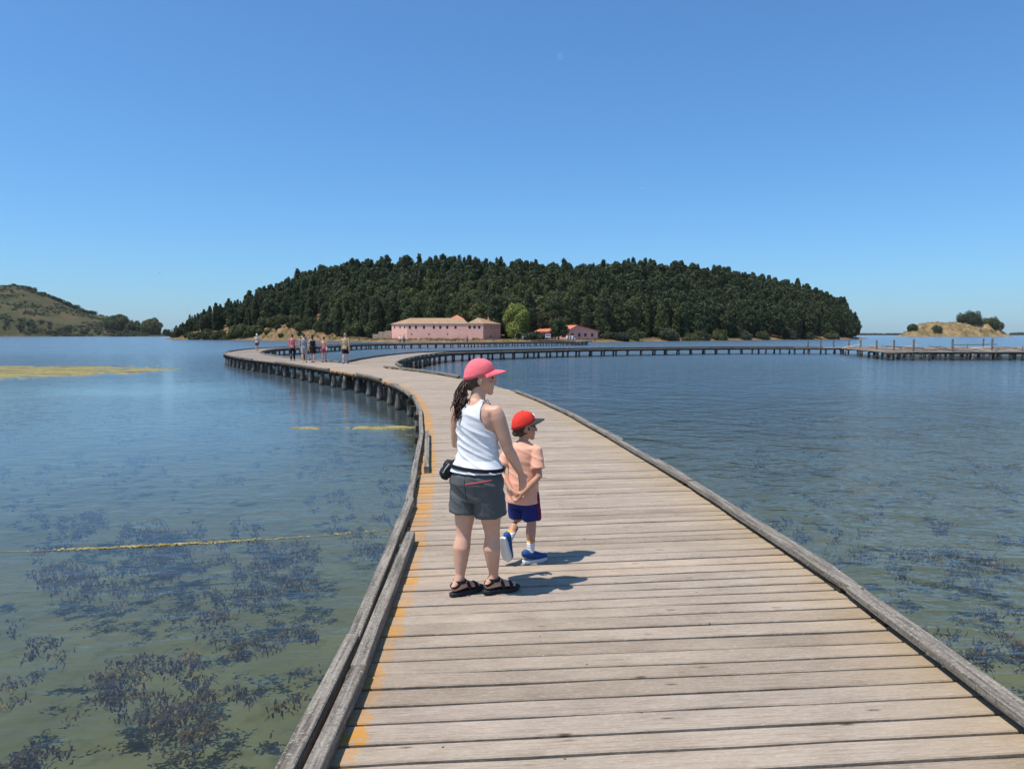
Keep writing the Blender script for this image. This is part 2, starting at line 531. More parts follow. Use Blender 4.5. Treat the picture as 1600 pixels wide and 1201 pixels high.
def hill_h(x, y):
    px = px_of(x, y)
    top = 2.6 + (HOR - interp(px, HILLY)) / F * 1180
    a = y - (1010 + 12 * fbm(x * 0.01, 0.3, 0, 3))
    if a < 0: return -1.0
    z = top * smoothstep(-70, 165, a) * smoothstep(0, 14, a)
    if y > 1180: z = top * (1 - smoothstep(0, 260, y - 1180))
    return max(-1, z + 2.2 * fbm(x * 0.03, y * 0.03, 1.7, 4) * smoothstep(0, 60, a)) - (1.5 if px > 268 else 0)


M_HILL = mat_terrain('dry_hillside', [(0.38, (0.034, 0.044, 0.018)), (0.47, (0.056, 0.056, 0.027)), (0.56, (0.082, 0.068, 0.034)), (0.70, (0.115, 0.088, 0.046))], 0.03, 0.25)
hill = heightfield('headland', list(np.arange(-1180, -440, 7)), list(np.arange(1000, 1440, 7)), hill_h, M_HILL)
tag(hill, 'dry brown headland hill sloping down on the left', 'hill', kind='structure')


# small sandy islet on the right
def islet_h(x, y):
    px = px_of(x, y)
    top = interp(px, [(1398, -1), (1406, 1.0), (1420, 10), (1440, 15), (1470, 16.5), (1510, 17.5), (1540, 15), (1560, 8), (1574, 2), (1582, -1)])
    a = y - 872 - 8 * fbm(x * 0.04, 0.0, 2, 3)
    k = smoothstep(0, 26, a) * (1 - smoothstep(50, 95, a))
    z = top * k * (1 + 0.22 * fbm(x * 0.09, y * 0.05, 4, 5)) + 2.6 * fbm(x * 0.16, y * 0.10, 9, 4) * k
    return z - 0.4


M_ISLET = mat_terrain('sandy_bluff', [(0.36, (0.075, 0.075, 0.03)), (0.46, (0.165, 0.12, 0.055)), (0.55, (0.25, 0.17, 0.078)), (0.68, (0.36, 0.26, 0.14))], 0.10, 0.45)
islet = heightfield('islet_ground', list(np.arange(455, 645, 2.5)), list(np.arange(860, 980, 2.5)), islet_h, M_ISLET)
tag(islet, 'small bare sandy islet on the right', 'islet', kind='structure')


def far_h(x, y): return 2.0 * smoothstep(0, 25, y - 2400) + 0.8 * fbm(x * 0.01, y * 0.01, 0, 3) - 0.6


hz = link('haze', mesh('haze', *(lambda m: (m.v, m.f))(MB().box((0, 5000, 200), (19000, 19000, 410)))))
hzm = NT('haze_air')
pv = hzm.n('VolumePrincipled'); pv.inputs['Density'].default_value = 0.000028; pv.inputs['Color'].default_value = (.9, .95, 1, 1)
hzm.l(pv.outputs[0], hzm.out.inputs[1]); hz.data.materials.append(hzm.m)
tag(hz, 'thin summer haze over the lagoon', 'haze', kind='stuff')
far = heightfield('far_shore', list(np.arange(-2600, 3400, 40)), list(np.arange(2380, 2560, 20)), far_h, M_HILL)
tag(far, 'thin far shore of the lagoon', 'shore', kind='structure')


# ------------------------------------------------------------------ foliage
def leaf_quads(centres, radii, per, size, seed, flat=0.75):
    g = np.random.default_rng(seed)
    out = []
    for c, r in zip(centres, radii):
        n = max(4, int(per * (r[0] * r[2]) / 1.0))
        d = g.normal(size=(n, 3)); d /= np.linalg.norm(d, axis=1)[:, None]
        rad = g.uniform(0.62, 1.05, n)[:, None]
        p = np.asarray(c) + d * rad * np.asarray(r)
        nrm = d + 0.65 * g.normal(size=(n, 3)); nrm /= np.linalg.norm(nrm, axis=1)[:, None]
        a = np.cross(nrm, g.normal(size=(n, 3))); a /= np.linalg.norm(a, axis=1)[:, None]
        b = np.cross(nrm, a)
        s = (size * g.uniform(0.6, 1.4, n))[:, None]
        b = b * flat
        bend = nrm * s * 0.25
        out.append(np.stack([p - a * s - b * s * 0.5 - bend, p + b * s * 0.25 - a * s * 0.1 - b * s * 0.8, p + a * s + b * s * 0.4 - bend, p + b * s * 0.9 + a * s * 0.1], axis=1))
    return np.concatenate(out)


def crown_lobes(kind, H, W, seed):
    g = random.Random(seed)
    C, Rr = [], []
    n = {'pine': 34, 'cypress': 26, 'broad': 26, 'bush': 14}[kind]
    for i in range(n):
        h = (i + 0.5 + g.uniform(-.3, .3)) / n
        if kind == 'pine': prof = (1 - h ** 1.3) ** 0.8 * 0.88 + 0.10; z = H * (0.16 + 0.80 * h)
        elif kind == 'cypress': prof = (math.sin(math.pi * (0.12 + 0.8 * h)) ** 0.7) * (1.1 - 0.6 * h); z = H * (0.08 + 0.9 * h)
        elif kind == 'broad': prof = math.sin(math.pi * (0.18 + 0.76 * h)) ** 0.6; z = H * (0.24 + 0.68 * h)
        else: prof = math.sin(math.pi * (0.35 + 0.6 * h)) ** 0.6; z = H * (0.15 + 0.65 * h)
        a = i * 2.399 + g.uniform(-.4, .4)
        o = W / 2 * prof * g.uniform(0.35, 0.75)
        r = W / 2 * (0.25 + 0.30 * prof) * g.uniform(0.75, 1.2)
        C.append((o * math.cos(a), o * math.sin(a), z)); Rr.append((r, r, r * (g.uniform(1.0, 1.6) if kind in ('pine', 'cypress') else g.uniform(0.65, 0.95))))
    return C, Rr


def trunk_mesh(name, H, r, seed, limbs=5):
    g = random.Random(seed)
    mb = MB()
    pts = [(g.uniform(-.1, .1) * k, g.uniform(-.1, .1) * k, H * k / 5 * 0.9 - 0.6) for k in range(6)]
    mb.tube(pts, [r * (1 - 0.15 * k) for k in range(6)], 7)
    for i in range(limbs):
        k = g.uniform(0.3, 0.8); a = g.uniform(0, 6.28); l = H * 0.16
        p = Vector((0, 0, H * k * 0.9))
        mb.tube([p, p + Vector((math.cos(a) * l * .6, math.sin(a) * l * .6, l * .35)), p + Vector((math.cos(a) * l, math.sin(a) * l, l * .8))], [r * .4, r * .28, r * .12], 5)
    return mesh(name, mb.v, mb.f, True)


def tree_meshes(kind, H, W, seed, per, size):
    C, Rr = crown_lobes(kind, H, W, seed)
    q = leaf_quads(C, Rr, per, size, seed)
    return q


TREE_DEF = [('pine', 15, 6.2), ('broad', 14, 6.8), ('cypress', 15.5, 3.8), ('pine', 16, 5.4), ('broad', 13, 6.4), ('pine', 14.5, 6.0), ('pine', 15, 4.8), ('cypress', 14.5, 3.4)]
crownQ = [tree_meshes(k, h, w, 50 + i, 150, 0.30) for i, (k, h, w) in enumerate(TREE_DEF)]
crownM = []
trunkM = []
for i, (k, h, w) in enumerate(TREE_DEF):
    me = quads_mesh('crown', crownQ[i]); me.materials.append(M_PINE if i != 4 else M_OAK); crownM.append(me)
    tm = trunk_mesh('trunk', h, 0.24, 80 + i); tm.materials.append(M_BARK); trunkM.append(tm)

cands = []
g = random.Random(21)
step = 4.4
y = 236.0
while y < 520:
    x = -235.0
    while x < 250:
        xx = x + g.uniform(-2.1, 2.1); yy = y + g.uniform(-2.1, 2.1)
        px = px_of(xx, yy)
        if 262 < px < 1336:
            a = yy - interp(px, SHORE); r = ridge_d(px) - interp(px, SHORE)
            fr = interp(px, FRONT) + 3 * fbm(xx * 0.06, yy * 0.06, 8, 2)
            if fr < a < r + 16 and island_h(xx, yy) > 0.5:
                thin = 1.0
                if px < 520 and a < fr + 26: thin = 0.8 if fbm(xx * 0.05, yy * 0.05, 2, 3) > -0.15 else 0.3
                if g.random() < thin: cands.append((yy, xx, px))
        x += step
    y += step
cands.sort()
FOREST_LABEL = 'dark green conifer in the dense wood covering the island hill'
far_quads = []
for n, (yy, xx, px) in enumerate(cands):
    i = g.choice([0, 0, 3, 5, 5, 6, 2, 7, 1, 1, 4, 1] if px > 420 else [2, 7, 3, 5, 4, 0])
    s = interp(px, TREEH) / 15 * g.choice([.70, .85, .92, 1, 1, 1.05, 1.12]) * g.uniform(0.94, 1.06)
    z = island_h(xx, yy) - 0.3
    rz = g.uniform(0, 6.28)
    if n < 300:
        t = empty('forest_tree', (xx, yy, z), rz)
        t.scale = (s * g.uniform(0.92, 1.15), s * g.uniform(0.92, 1.15), s)
        tag(t, FOREST_LABEL, 'tree', 'conifers of the island wood')
        link('crown', crownM[i], None, t); link('trunk', trunkM[i], None, t)
    else:
        q = crownQ[i]
        pick = nr.random(len(q)) < 0.36
        q = q[pick]
        c = q.mean(axis=1, keepdims=True)
        q = c + (q - c) * 1.55
        ca, sa = math.cos(rz), math.sin(rz)
        m = np.array([[ca, -sa, 0], [sa, ca, 0], [0, 0, 1]])
        far_quads.append((q @ m.T) * s + np.array([xx, yy, z]))
if far_quads:
    o = link('wood_mass', quads_mesh('wood_mass', np.concatenate(far_quads)), M_PINE)
    tag(o, 'mass of dark treetops higher up the island hill', 'forest', kind='stuff')
print('forest', len(cands), sum(len(q) for q in far_quads))


def ragged(C, Rr, seed, H):
    g = random.Random(seed)
    C = [(x * g.uniform(.7, 1.45), y * g.uniform(.7, 1.45), z - H * .10 * g.random()) for x, y, z in C]
    return C, [(a * g.uniform(.5, 1.0), b * g.uniform(.5, 1.0), c * g.uniform(.7, 1.5)) for a, b, c in Rr]


def single_tree(name, label, cat, loc, kind, H, W, mat, seed, per=120, size=0.34, group=None, rtr=0.3, trunk=True):
    C, Rr = ragged(*crown_lobes(kind, H, W, seed), seed, H)
    t = empty(name, loc)
    tag(t, label, cat, group)
    link('crown' if trunk else 'foliage', quads_mesh('crown', leaf_quads(C, Rr, per, size, seed)), mat, t)
    if trunk: link('trunk', trunk_mesh('trunk', H * 0.8, rtr, seed), M_BARK, t)
    else:
        mb = MB()
        for k in range(5):
            a = k * 1.26
            mb.tube([(0, 0, -0.3), (math.cos(a) * W * .12, math.sin(a) * W * .12, H * .3), (math.cos(a) * W * .25, math.sin(a) * W * .25, H * .6)], [.08, .06, .03], 5)
        mb.build('stem', M_BARK, t)
    return t


def at_px(px, d): return (px - 800) / F * d


def on_isle(px, d, dz=-0.15):
    x = at_px(px, d); return (x, d, island_h(x, d) + dz)


single_tree('willow_tree', 'big light green round tree between the two pink buildings', 'tree', on_isle(806, 258), 'broad', 13.2, 10.0, M_LIGHT, 301, 170, 0.28, rtr=0.45)
single_tree('dark_tree', 'dark round tree standing before the gabled pink house', 'tree', on_isle(873, 252), 'broad', 8.2, 5.6, M_PINE, 302, 160, 0.28)
# shrubs along the island's foot
SH = [(296, 372, 3, 5), (315, 366, 3.5, 6), (336, 350, 2.6, 5), (395, 346, 5, 8), (404, 344, 4, 7), (414, 352, 4.5, 8), (428, 350, 5, 8), (445, 346, 5, 8), (462, 338, 4.5, 7), (474, 330, 4, 7), (486, 322, 5, 8), (352, 347, 2.4, 4), (440, 326, 1.6, 3), (470, 318, 1.8, 3), (283, 386, 5, 7), (303, 362, 4, 6), (327, 356, 5.5, 8), (344, 352, 4.5, 7), (372, 352, 7, 9), (383, 348, 6, 8), (360, 350, 3, 5), (420, 341, 2.4, 4), (436, 335, 2.2, 4), (455, 330, 3, 4),
      (500, 312, 5, 7), (518, 306, 6, 8), (536, 296, 5, 7), (560, 290, 6, 8), (583, 285, 7, 8), (628, 292, 6, 10),
      (762, 280, 3.5, 5), (822, 250, 2.4, 5), (834, 250, 2.2, 6), (845, 249, 2.0, 5), (950, 266, 2.6, 6), (961, 266, 2.6, 5), (972, 268, 3.5, 6), (990, 276, 5, 7), (1045, 292, 5.5, 9),
      (1078, 300, 3.5, 8), (1095, 305, 4.5, 8), (1125, 322, 5, 8), (1160, 338, 4.5, 7), (1190, 350, 4, 7), (1235, 368, 4.5, 8), (1262, 380, 4, 7), (1300, 394, 4.5, 8)]
ORD = 'leftmost second third fourth fifth sixth seventh eighth ninth tenth eleventh twelfth thirteenth fourteenth fifteenth sixteenth seventeenth eighteenth nineteenth twentieth twenty-first twenty-second twenty-third twenty-fourth twenty-fifth'.split()
SH.sort()
seen_ = {}
for n, (px, d, H, W) in enumerate(SH):
    if px < 480: lb, m, gp = 'low green shrub on the sandy bank left of the pink buildings', M_SCRUB, 'shrubs on the sandy bank'
    elif px < 640: lb, m, gp = 'bushy shrub at the wood edge beside the long pink building', M_SCRUB, 'shrubs at the left wood edge'
    elif px < 900: lb, m, gp = 'low garden bush between the two pink buildings', M_OLIVE, 'bushes between the buildings'
    else: lb, m, gp = 'rounded bush along the shore right of the gabled pink house', (M_SCRUB if n % 2 else M_OLIVE), 'bushes along the right shore'
    k_ = seen_[gp] = seen_.get(gp, -1) + 1
    lb = (ORD[k_] + ' ' if k_ == 0 else ORD[k_] + ' from the left: ') + lb
    single_tree('shrub', lb, 'shrub', on_isle(px, d), 'bush', H, W, m, 400 + n, 150, 0.3, gp, trunk=False)
# islet bushes
for px, d, H, W, lb in [(1424, 892, 6, 15, 'wide bush at the left end of the sandy islet'), (1463, 886, 5, 15, 'round bush low on the middle of the sandy islet'),
                        (1511, 905, 11, 32, 'taller bush on top of the sandy islet'), (1543, 908, 11, 26, 'right hand bush on top of the sandy islet'), (1556, 900, 9, 14, 'low bush at the right end of the sandy islet')]:
    x = at_px(px, d)
    single_tree('bush', lb, 'bush', (x, d, islet_h(x, d) - 1.0), 'bush', H, W, M_PINE, int(px), 26, 0.6, trunk=False)
# trees on the left headland
for n, (px, d, H, W, lb) in enumerate([(238, 1030, 21, 26, 'large dark tree at the tip of the left headland'), (262, 1030, 10, 11, 'small tree right of the headland tip'),
        (186, 1040, 17, 34, 'wide dark tree clump at the foot of the headland slope'), (205, 1040, 13, 24, 'second dark tree from the headland tip, low and broad')]):
    x = at_px(px, d)
    single_tree('headland_tree', lb, 'tree', (x, d, max(0.2, hill_h(x, d)) - 1), 'broad', H, W, M_PINE, 600 + n, 28, 0.9)


def mass(name, label, cat, spots, mat, per, size):
    C = []; Rr = []
    for (x, y, z, r) in spots:
        for k in range(3):
            C.append((x + nr.normal() * r * .4, y + nr.normal() * r * .4, z + r * .35)); Rr.append((r * .7, r * .7, r * .5))
    o = link(name, quads_mesh(name, leaf_quads(C, Rr, per, size, 5)), mat)
    return tag(o, label, cat, kind='stuff')


sp = []
g = random.Random(4)
for k in range(2200):
    px = g.uniform(-40, 250); d = g.uniform(1020, 1185)
    x = at_px(px, d)
    if hill_h(x, d) > 1 and fbm(x * .016, d * .03, 5, 4) > -0.08: sp.append((x, d, hill_h(x, d), g.uniform(.8, 2.6)))
for k in range(130):
    px = g.uniform(-40, 232); d = 1014 + g.uniform(0, 14)
    x = at_px(px, d); sp.append((x, d, max(0.2, hill_h(x, d)), g.uniform(2.5, 5)))
mass('hillside_scrub', 'scattered olive scrub on the dry headland', 'scrub', sp, M_OLIVE, 7, 0.8)
sp = []
for k in range(170):
    px = g.uniform(1408, 1570); d = g.uniform(878, 925)
    x = at_px(px, d)
    if islet_h(x, d) > 2 and fbm(x * .07, d * .07, 3, 3) > -.05: sp.append((x, d, islet_h(x, d) - .2, g.uniform(.5, 1.5)))
mass('islet_scrub', 'low olive scrub dotted over the sandy islet', 'scrub', sp, M_OLIVE, 9, 0.6)
sp = []
for k in range(95):
    px = g.choice([g.uniform(22, 78), g.uniform(30, 125), g.uniform(80, 150)]); d = g.uniform(1160, 1186)
    x = at_px(px, d); sp.append((x, d, hill_h(x, d), g.uniform(3, 6.5)))
mass('crest_wood', 'dark trees along the crest of the left headland', 'wood', sp, M_PINE, 9, 1.0)
sp = []
for k in range(420):
    px = g.choice([g.uniform(225, 300), g.uniform(1320, 1420), g.uniform(1555, 1800), g.uniform(-200, 1900)]); d = g.uniform(2405, 2480)
    sp.append((at_px(px, d), d, 1.5, g.uniform(4, 10) if px > 1550 else g.uniform(3, 6.5)))
mass('far_tree_line', 'thin bluish tree line on the far shore', 'trees', sp, M_OLIVE, 3, 2.0)
sp = []
for k in range(1500):
    px = g.uniform(285, 1300); a = abs(g.gauss(0, 1)) * 9 + 5; x = 0
    d = interp(px, SHORE) + a
    x = at_px(px, d)
    if 600 < px < 930 and a > 12: continue
    sp.append((x, d, island_h(x, d) - 0.1, g.uniform(0.25, 0.75)))
M_DRY = mat_foliage('dry_grass', (0.16, 0.125, 0.05), (0.22, 0.17, 0.07), (0.16, 0.16, 0.06), 0.1)
mass('dry_grass', 'dry grass and low weeds along the island shore', 'grass', sp, M_DRY, 30, 0.22)

# ------------------------------------------------------------------ boardwalks
def spline(pts, step=0.05):
    P = [Vector((p[0], p[1], 0)) for p in pts]
    out = []
    for i in range(len(P) - 1):
        p0 = P[max(i - 1, 0)]; p1 = P[i]; p2 = P[i + 1]; p3 = P[min(i + 2, len(P) - 1)]
        n = max(2, int((p2 - p1).length / step))
        for k in range(n):
            t = k / n
            out.append(0.5 * ((2 * p1) + (p2 - p0) * t + (2 * p0 - 5 * p1 + 4 * p2 - p3) * t * t + (3 * p1 - p0 - 3 * p2 + p3) * t ** 3))
    out.append(P[-1])
    S = [0.0]
    for a, b in zip(out, out[1:]): S.append(S[-1] + (b - a).length)
    return out, np.array(S)


class Path:
    def __init__(s, pts): s.p, s.s = spline(pts); s.L = s.s[-1]
    def at(s, d):
        d = min(max(d, 0.0), s.L - 1e-4)
        i = int(np.searchsorted(s.s, d, 'right')) - 1
        i = min(i, len(s.p) - 2)
        a, b = s.p[max(i - 8, 0)], s.p[min(i + 9, len(s.p) - 1)]
        t = (d - s.s[i]) / max(1e-9, s.s[i + 1] - s.s[i])
        return s.p[i].lerp(s.p[i + 1], t), (b - a).normalized()
    def off(s, d, o, z=0.0):
        p, t = s.at(d)
        return Vector((p.x + t.y * o, p.y - t.x * o, z)), t


MAIN = Path([(0.72, -5), (0.72, -1), (0.70, 2.9), (0.65, 5.6), (0.36, 9.5), (0.04, 12.3), (-0.42, 16), (-1.1, 20), (-1.9, 23.5), (-3.2, 27.5), (-5.2, 32.4), (-8.2, 37.7), (-13.8, 47.2), (-18.6, 54.6),
             (-23.9, 64.7), (-27.2, 73.9), (-30.0, 87.5), (-29.7, 100.5), (-28.8, 118), (-25.8, 132.5), (-18.5, 142.5), (-12, 148.5), (0.5, 163), (11, 172.5), (16.2, 179), (18, 190), (15, 210), (9.5, 232), (7.5, 243)])
BR = Path([(-6.7, 36.6), (-7.9, 40.2), (-8.65, 43.8), (-9.1, 51), (-8.85, 61.4), (-7.2, 71.0), (-2.2, 77.4), (7.2, 87.2), (20, 94.6), (32.5, 99.6), (45, 98.4)])
HW = 1.65


def plank_mesh(seed, w, full=3.20, nseg=7):
    g = random.Random(seed)
    v, f = [], []
    th = 0.07
    jl, jr = g.uniform(-.05, .03), g.uniform(-.03, .05)
    for i in range(nseg + 1):
        x = -full / 2 + full * i / nseg
        if i == 0: x += jl
        if i == nseg: x += jr
        a = -w / 2 + g.uniform(-.0045, .0045); b = w / 2 + g.uniform(-.0045, .0045)
        zt = g.uniform(-.002, .002)
        c = 0.006
        v += [(x, a, -th), (x, a, zt - c), (x, a + c, zt), (x, b - c, zt), (x, b, zt - c), (x, b, -th)]
    for i in range(nseg):
        for j in range(6):
            k = (j + 1) % 6
            f.append((i * 6 + j, (i + 1) * 6 + j, (i + 1) * 6 + k, i * 6 + k))
    f.append((0, 1, 2, 3, 4, 5)); f.append(tuple(nseg * 6 + j for j in (5, 4, 3, 2, 1, 0)))
    f = [tuple(reversed(q)) for q in f]
    return mesh('plank', v, f)


walk = empty('boardwalk', (0.7, 3, 0))
tag(walk, 'long curving weathered plank boardwalk on piles leading to the island', 'boardwalk')
branch = empty('boardwalk', (-8, 44, 0))
tag(branch, 'boardwalk branch on piles curving off right towards the derelict platform', 'boardwalk')


def child(o, parent):
    """keep world placement under a parent that is only translated / z-rotated"""
    o.parent = parent
    o.matrix_parent_inverse = Matrix.LocRotScale(parent.location, parent.rotation_euler, None).inverted()
    return o


g = random.Random(11)
PW = [0.118, 0.124, 0.130, 0.134, 0.138, 0.142, 0.150]
PLM = []
for i in range(21):
    me = plank_mesh(900 + i, PW[i % 7]); me.materials.append(M_PLANK); PLM.append((PW[i % 7], me))
s = 0.0
cnt = 0
rest = MB()
while s < MAIN.L:
    w, me = g.choice(PLM)
    gap = g.choice([0.016, 0.019, 0.022, 0.026, 0.031])
    s += w / 2
    p, t = MAIN.at(s)
    ang = math.atan2(t.y, t.x) - math.pi / 2
    # the boards in the foreground lie a few degrees off square
    ang += R(4.6) * (1 - smoothstep(4, 16, p.y)) + g.uniform(-.002, .002)
    z = DECK_Z + g.uniform(-.003, .003)
    if p.y > 2.0 and cnt < 300:
        o = link('plank', me); dx = .035 + g.uniform(-.015, .015); o.location = (p.x + t.y * dx, p.y - t.x * dx, z)
        o.rotation_euler = (g.uniform(-.006, .006), g.uniform(-.0008, .0008), ang + (math.pi if False else 0))
        child(o, walk); cnt += 1
    else:
        rest.box((p.x, p.y, z - 0.0225), (2 * HW + g.uniform(-.1, .1), w, 0.045), ang)
    s += w / 2 + gap
child(tag(rest.build('planking', M_PLANK_FAR), kind='stuff'), walk)
rest = MB()
s = 0.0
while s < BR.L:
    w = g.uniform(0.13, 0.16); p, t = BR.at(s + w / 2)
    rest.box((p.x, p.y, DECK_Z - 0.0285 + g.uniform(-.003, .003)), (2 * HW + g.uniform(-.12, .12), w, 0.045), math.atan2(t.y, t.x) - math.pi / 2)
    s += w + 0.013
child(tag(rest.build('planking', M_PLANK_FAR), kind='stuff'), branch)


def beam_mesh(L, w, h, seed, rough=0.0022):
    g = random.Random(seed)
    n = max(2, int(L / 0.45))
    v, f = [], []
    c = 0.005
    for i in range(n + 1):
        y = -L / 2 + L * i / n
        dx, dz = g.uniform(-rough, rough), g.uniform(-rough, rough)
        a, b = w / 2 + g.uniform(-rough, rough), h / 2 + g.uniform(-rough, rough) * .6
        v += [(dx - a + c, y, dz - b), (dx + a - c, y, dz - b), (dx + a, y, dz - b + c), (dx + a, y, dz + b - c), (dx + a - c, y, dz + b), (dx - a + c, y, dz + b), (dx - a, y, dz + b - c), (dx - a, y, dz - b + c)]
    for i in range(n):
        for j in range(8):
            k = (j + 1) % 8
            f.append((i * 8 + j, i * 8 + k, (i + 1) * 8 + k, (i + 1) * 8 + j))
    f.append(tuple(reversed(range(8)))); f.append(tuple(n * 8 + j for j in range(8)))
    f = [tuple(reversed(q)) for q in f]
    return mesh('kerb_beam', v, f)


def beam_along(path, s0, s1, off0, off1, z, w, h, name, mat, parent, seed, tilt=0.0):
    a, _ = path.off(s0, off0); b, _ = path.off(s1, off1)
    d = b - a
    o = link(name, beam_mesh(d.length, w, h, seed), mat)
    o.location = (*((a + b) / 2).xy, z)
    o.rotation_euler = (tilt, 0, math.atan2(d.y, d.x) - math.pi / 2)
    return child(o, parent)


def kerb(path, ranges, side, parent, z=0.115, w=0.13, h=0.085, base=1.56, L=3.2, wob=0.02, mat=None, blocks=True):
    g = random.Random(int(abs(ranges[0][0]) * 10 + side * 3 + 50))
    for (a, b) in ranges:
        s = a
        while s < b - 0.3:
            l = min(L * g.uniform(0.8, 1.2), b - s)
            beam_along(path, s, s + l + 0.02, side * (base + g.uniform(-wob, wob)), side * (base + g.uniform(-wob, wob)), DECK_Z + z + g.uniform(-.003, .003), w * g.uniform(.95, 1.05), h * g.uniform(.95, 1.05), 'kerb_beam', mat or M_BEAM, parent, g.randint(0, 9999), g.uniform(-.004, .004))
            if blocks:
                for q in (0.25, l - 0.3):
                    p, t = path.off(s + q, side * base)
                    hh = z - h / 2 + 0.012
                    mb = MB().box((0, 0, 0), (w * .8, 0.22, hh))
                    o = mb.build('kerb_block', M_BEAM_DK); o.location = (p.x, p.y, DECK_Z + hh / 2 - 0.004)
                    o.rotation_euler = (0, 0, math.atan2(t.y, t.x) - math.pi / 2)
                    child(o, parent)
            s += l


def sy(path, yv):
    """arc length at which the path first reaches depth yv"""
    for p, s in zip(path.p, path.s):
        if p.y >= yv: return float(s)
    return path.L


# left kerb: an outer beam all the way to the bend, a second one inside it in places
kerb(MAIN, [(sy(MAIN, 0.3), sy(MAIN, 20.5))], -1, walk, base=1.585, w=0.072, h=0.085, z=0.055, blocks=False, wob=.008, L=4.2)
kerb(MAIN, [(sy(MAIN, 0.5), sy(MAIN, 6.15)), (sy(MAIN, 9.3), sy(MAIN, 12.8))], -1, walk, base=1.487, w=0.070, h=0.080, z=0.050, blocks=False, wob=.008, L=3.6)
kerb(MAIN, [(sy(MAIN, 20.6), sy(MAIN, 26)), (sy(MAIN, 28.5), sy(MAIN, 33)), (sy(MAIN, 37), sy(MAIN, 47)), (sy(MAIN, 52), sy(MAIN, 72))], -1, walk, base=1.64, w=0.12, h=0.07, z=0.05, wob=.05, blocks=False, L=2.4)
# right kerb: raised double beam, then a gap, then round the inside of the junction
kerb(MAIN, [(sy(MAIN, 0.3), sy(MAIN, 21.8))], 1, walk, base=1.615, w=0.082, h=0.05, z=0.062, L=4.0, wob=.01)
kerb(MAIN, [(sy(MAIN, 0.3), sy(MAIN, 9.7)), (sy(MAIN, 11.5), sy(MAIN, 16))], 1, walk, base=1.688, w=0.048, h=0.05, z=0.045, blocks=False, L=4.4, wob=.006)
kerb(MAIN, [(sy(MAIN, 28.6), sy(MAIN, 37.6))], 1, walk, base=1.6, w=0.13, h=0.08, z=0.09, L=2.2)
kerb(BR, [(2.6, 30)], 1, branch, base=1.62, w=0.13, h=0.08, z=0.09, L=1.9)
kerb(BR, [(30, BR.L - 3)], 1, branch, base=1.62, w=0.13, h=0.10, z=0.07, L=3.0, mat=M_BEAM_DK, wob=.04, blocks=False)
kerb(BR, [(10.5, BR.L - 6)], -1, branch, base=1.62, w=0.13, h=0.09, z=0.06, L=2.6, mat=M_BEAM_DK, wob=.04, blocks=False)
jn = sy(MAIN, 44.5)
kerb(MAIN, [(jn, MAIN.L - 2)], 1, walk, base=1.6, w=0.13, h=0.09, z=0.06, L=2.6, mat=M_BEAM, wob=.04, blocks=False)
kerb(MAIN, [(sy(MAIN, 74), MAIN.L - 2)], -1, walk, base=1.62, w=0.13, h=0.09, z=0.06, L=2.8, mat=M_BEAM_DK, wob=.03, blocks=False)

# piles, caps and edge beams
PILEM = []
for i in range(6):
    gg = random.Random(i)
    pts = [(gg.uniform(-.015, .015), gg.uniform(-.015, .015), z) for z in (-0.75, -0.3, 0.1, 0.4, 0.66)]
    v, f = tube(pts, [gg.uniform(.105, .145) * k for k in (1.05, 1.03, 1.0, 0.98, 0.95)], 9, round_ends=False)
    me = mesh('pile', v, f, True); me.materials.append(M_PILE); PILEM.append(me)
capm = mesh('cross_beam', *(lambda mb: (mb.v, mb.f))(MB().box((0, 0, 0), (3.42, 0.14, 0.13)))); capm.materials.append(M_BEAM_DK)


def substructure(path, s0, s1, parent, pitch=2.0, extra=0.0):
    g = random.Random(int(s1))
    s = s0
    while s < s1:
        for side in (-1, 1):
            p, t = path.off(s, side * (1.46 + g.uniform(-.06, .06)))
            o = link('pile', g.choice(PILEM)); o.location = (p.x, p.y, 0); o.rotation_euler = (g.uniform(-.03, .03), g.uniform(-.03, .03), g.uniform(0, 6))
            child(o, parent)
        p, t = path.at(s)
        o = link('cross_beam', capm); o.location = (p.x, p.y, 0.64 + g.uniform(-.01, .01)); o.rotation_euler = (0, g.uniform(-.01, .01), math.atan2(t.y, t.x) - math.pi / 2)
        child(o, parent)
        s += pitch * g.uniform(0.9, 1.1)
    s = s0
    while s < s1 - 0.5:
        l = min(4.0, s1 - s)
        for o_ in (-1.5, 0.0, 1.5):
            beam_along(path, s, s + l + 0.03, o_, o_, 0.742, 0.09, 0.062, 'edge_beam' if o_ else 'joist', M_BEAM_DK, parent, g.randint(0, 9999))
        s += l


def fascia(path, s0, s1, side, parent):
    g = random.Random(int(s0 * 3 + side))
    s = s0
    while s < s1 - .5:
        l = min(4.0, s1 - s)
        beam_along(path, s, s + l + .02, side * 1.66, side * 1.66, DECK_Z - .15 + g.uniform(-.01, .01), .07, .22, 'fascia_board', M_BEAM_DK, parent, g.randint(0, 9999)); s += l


substructure(MAIN, sy(MAIN, 3.2), MAIN.L, walk, 2.05)
fascia(MAIN, jn, MAIN.L, 1, walk)
fascia(BR, 6, BR.L, 1, branch); fascia(BR, 12, BR.L, -1, branch)
substructure(BR, 5.0, BR.L, branch, 2.0)

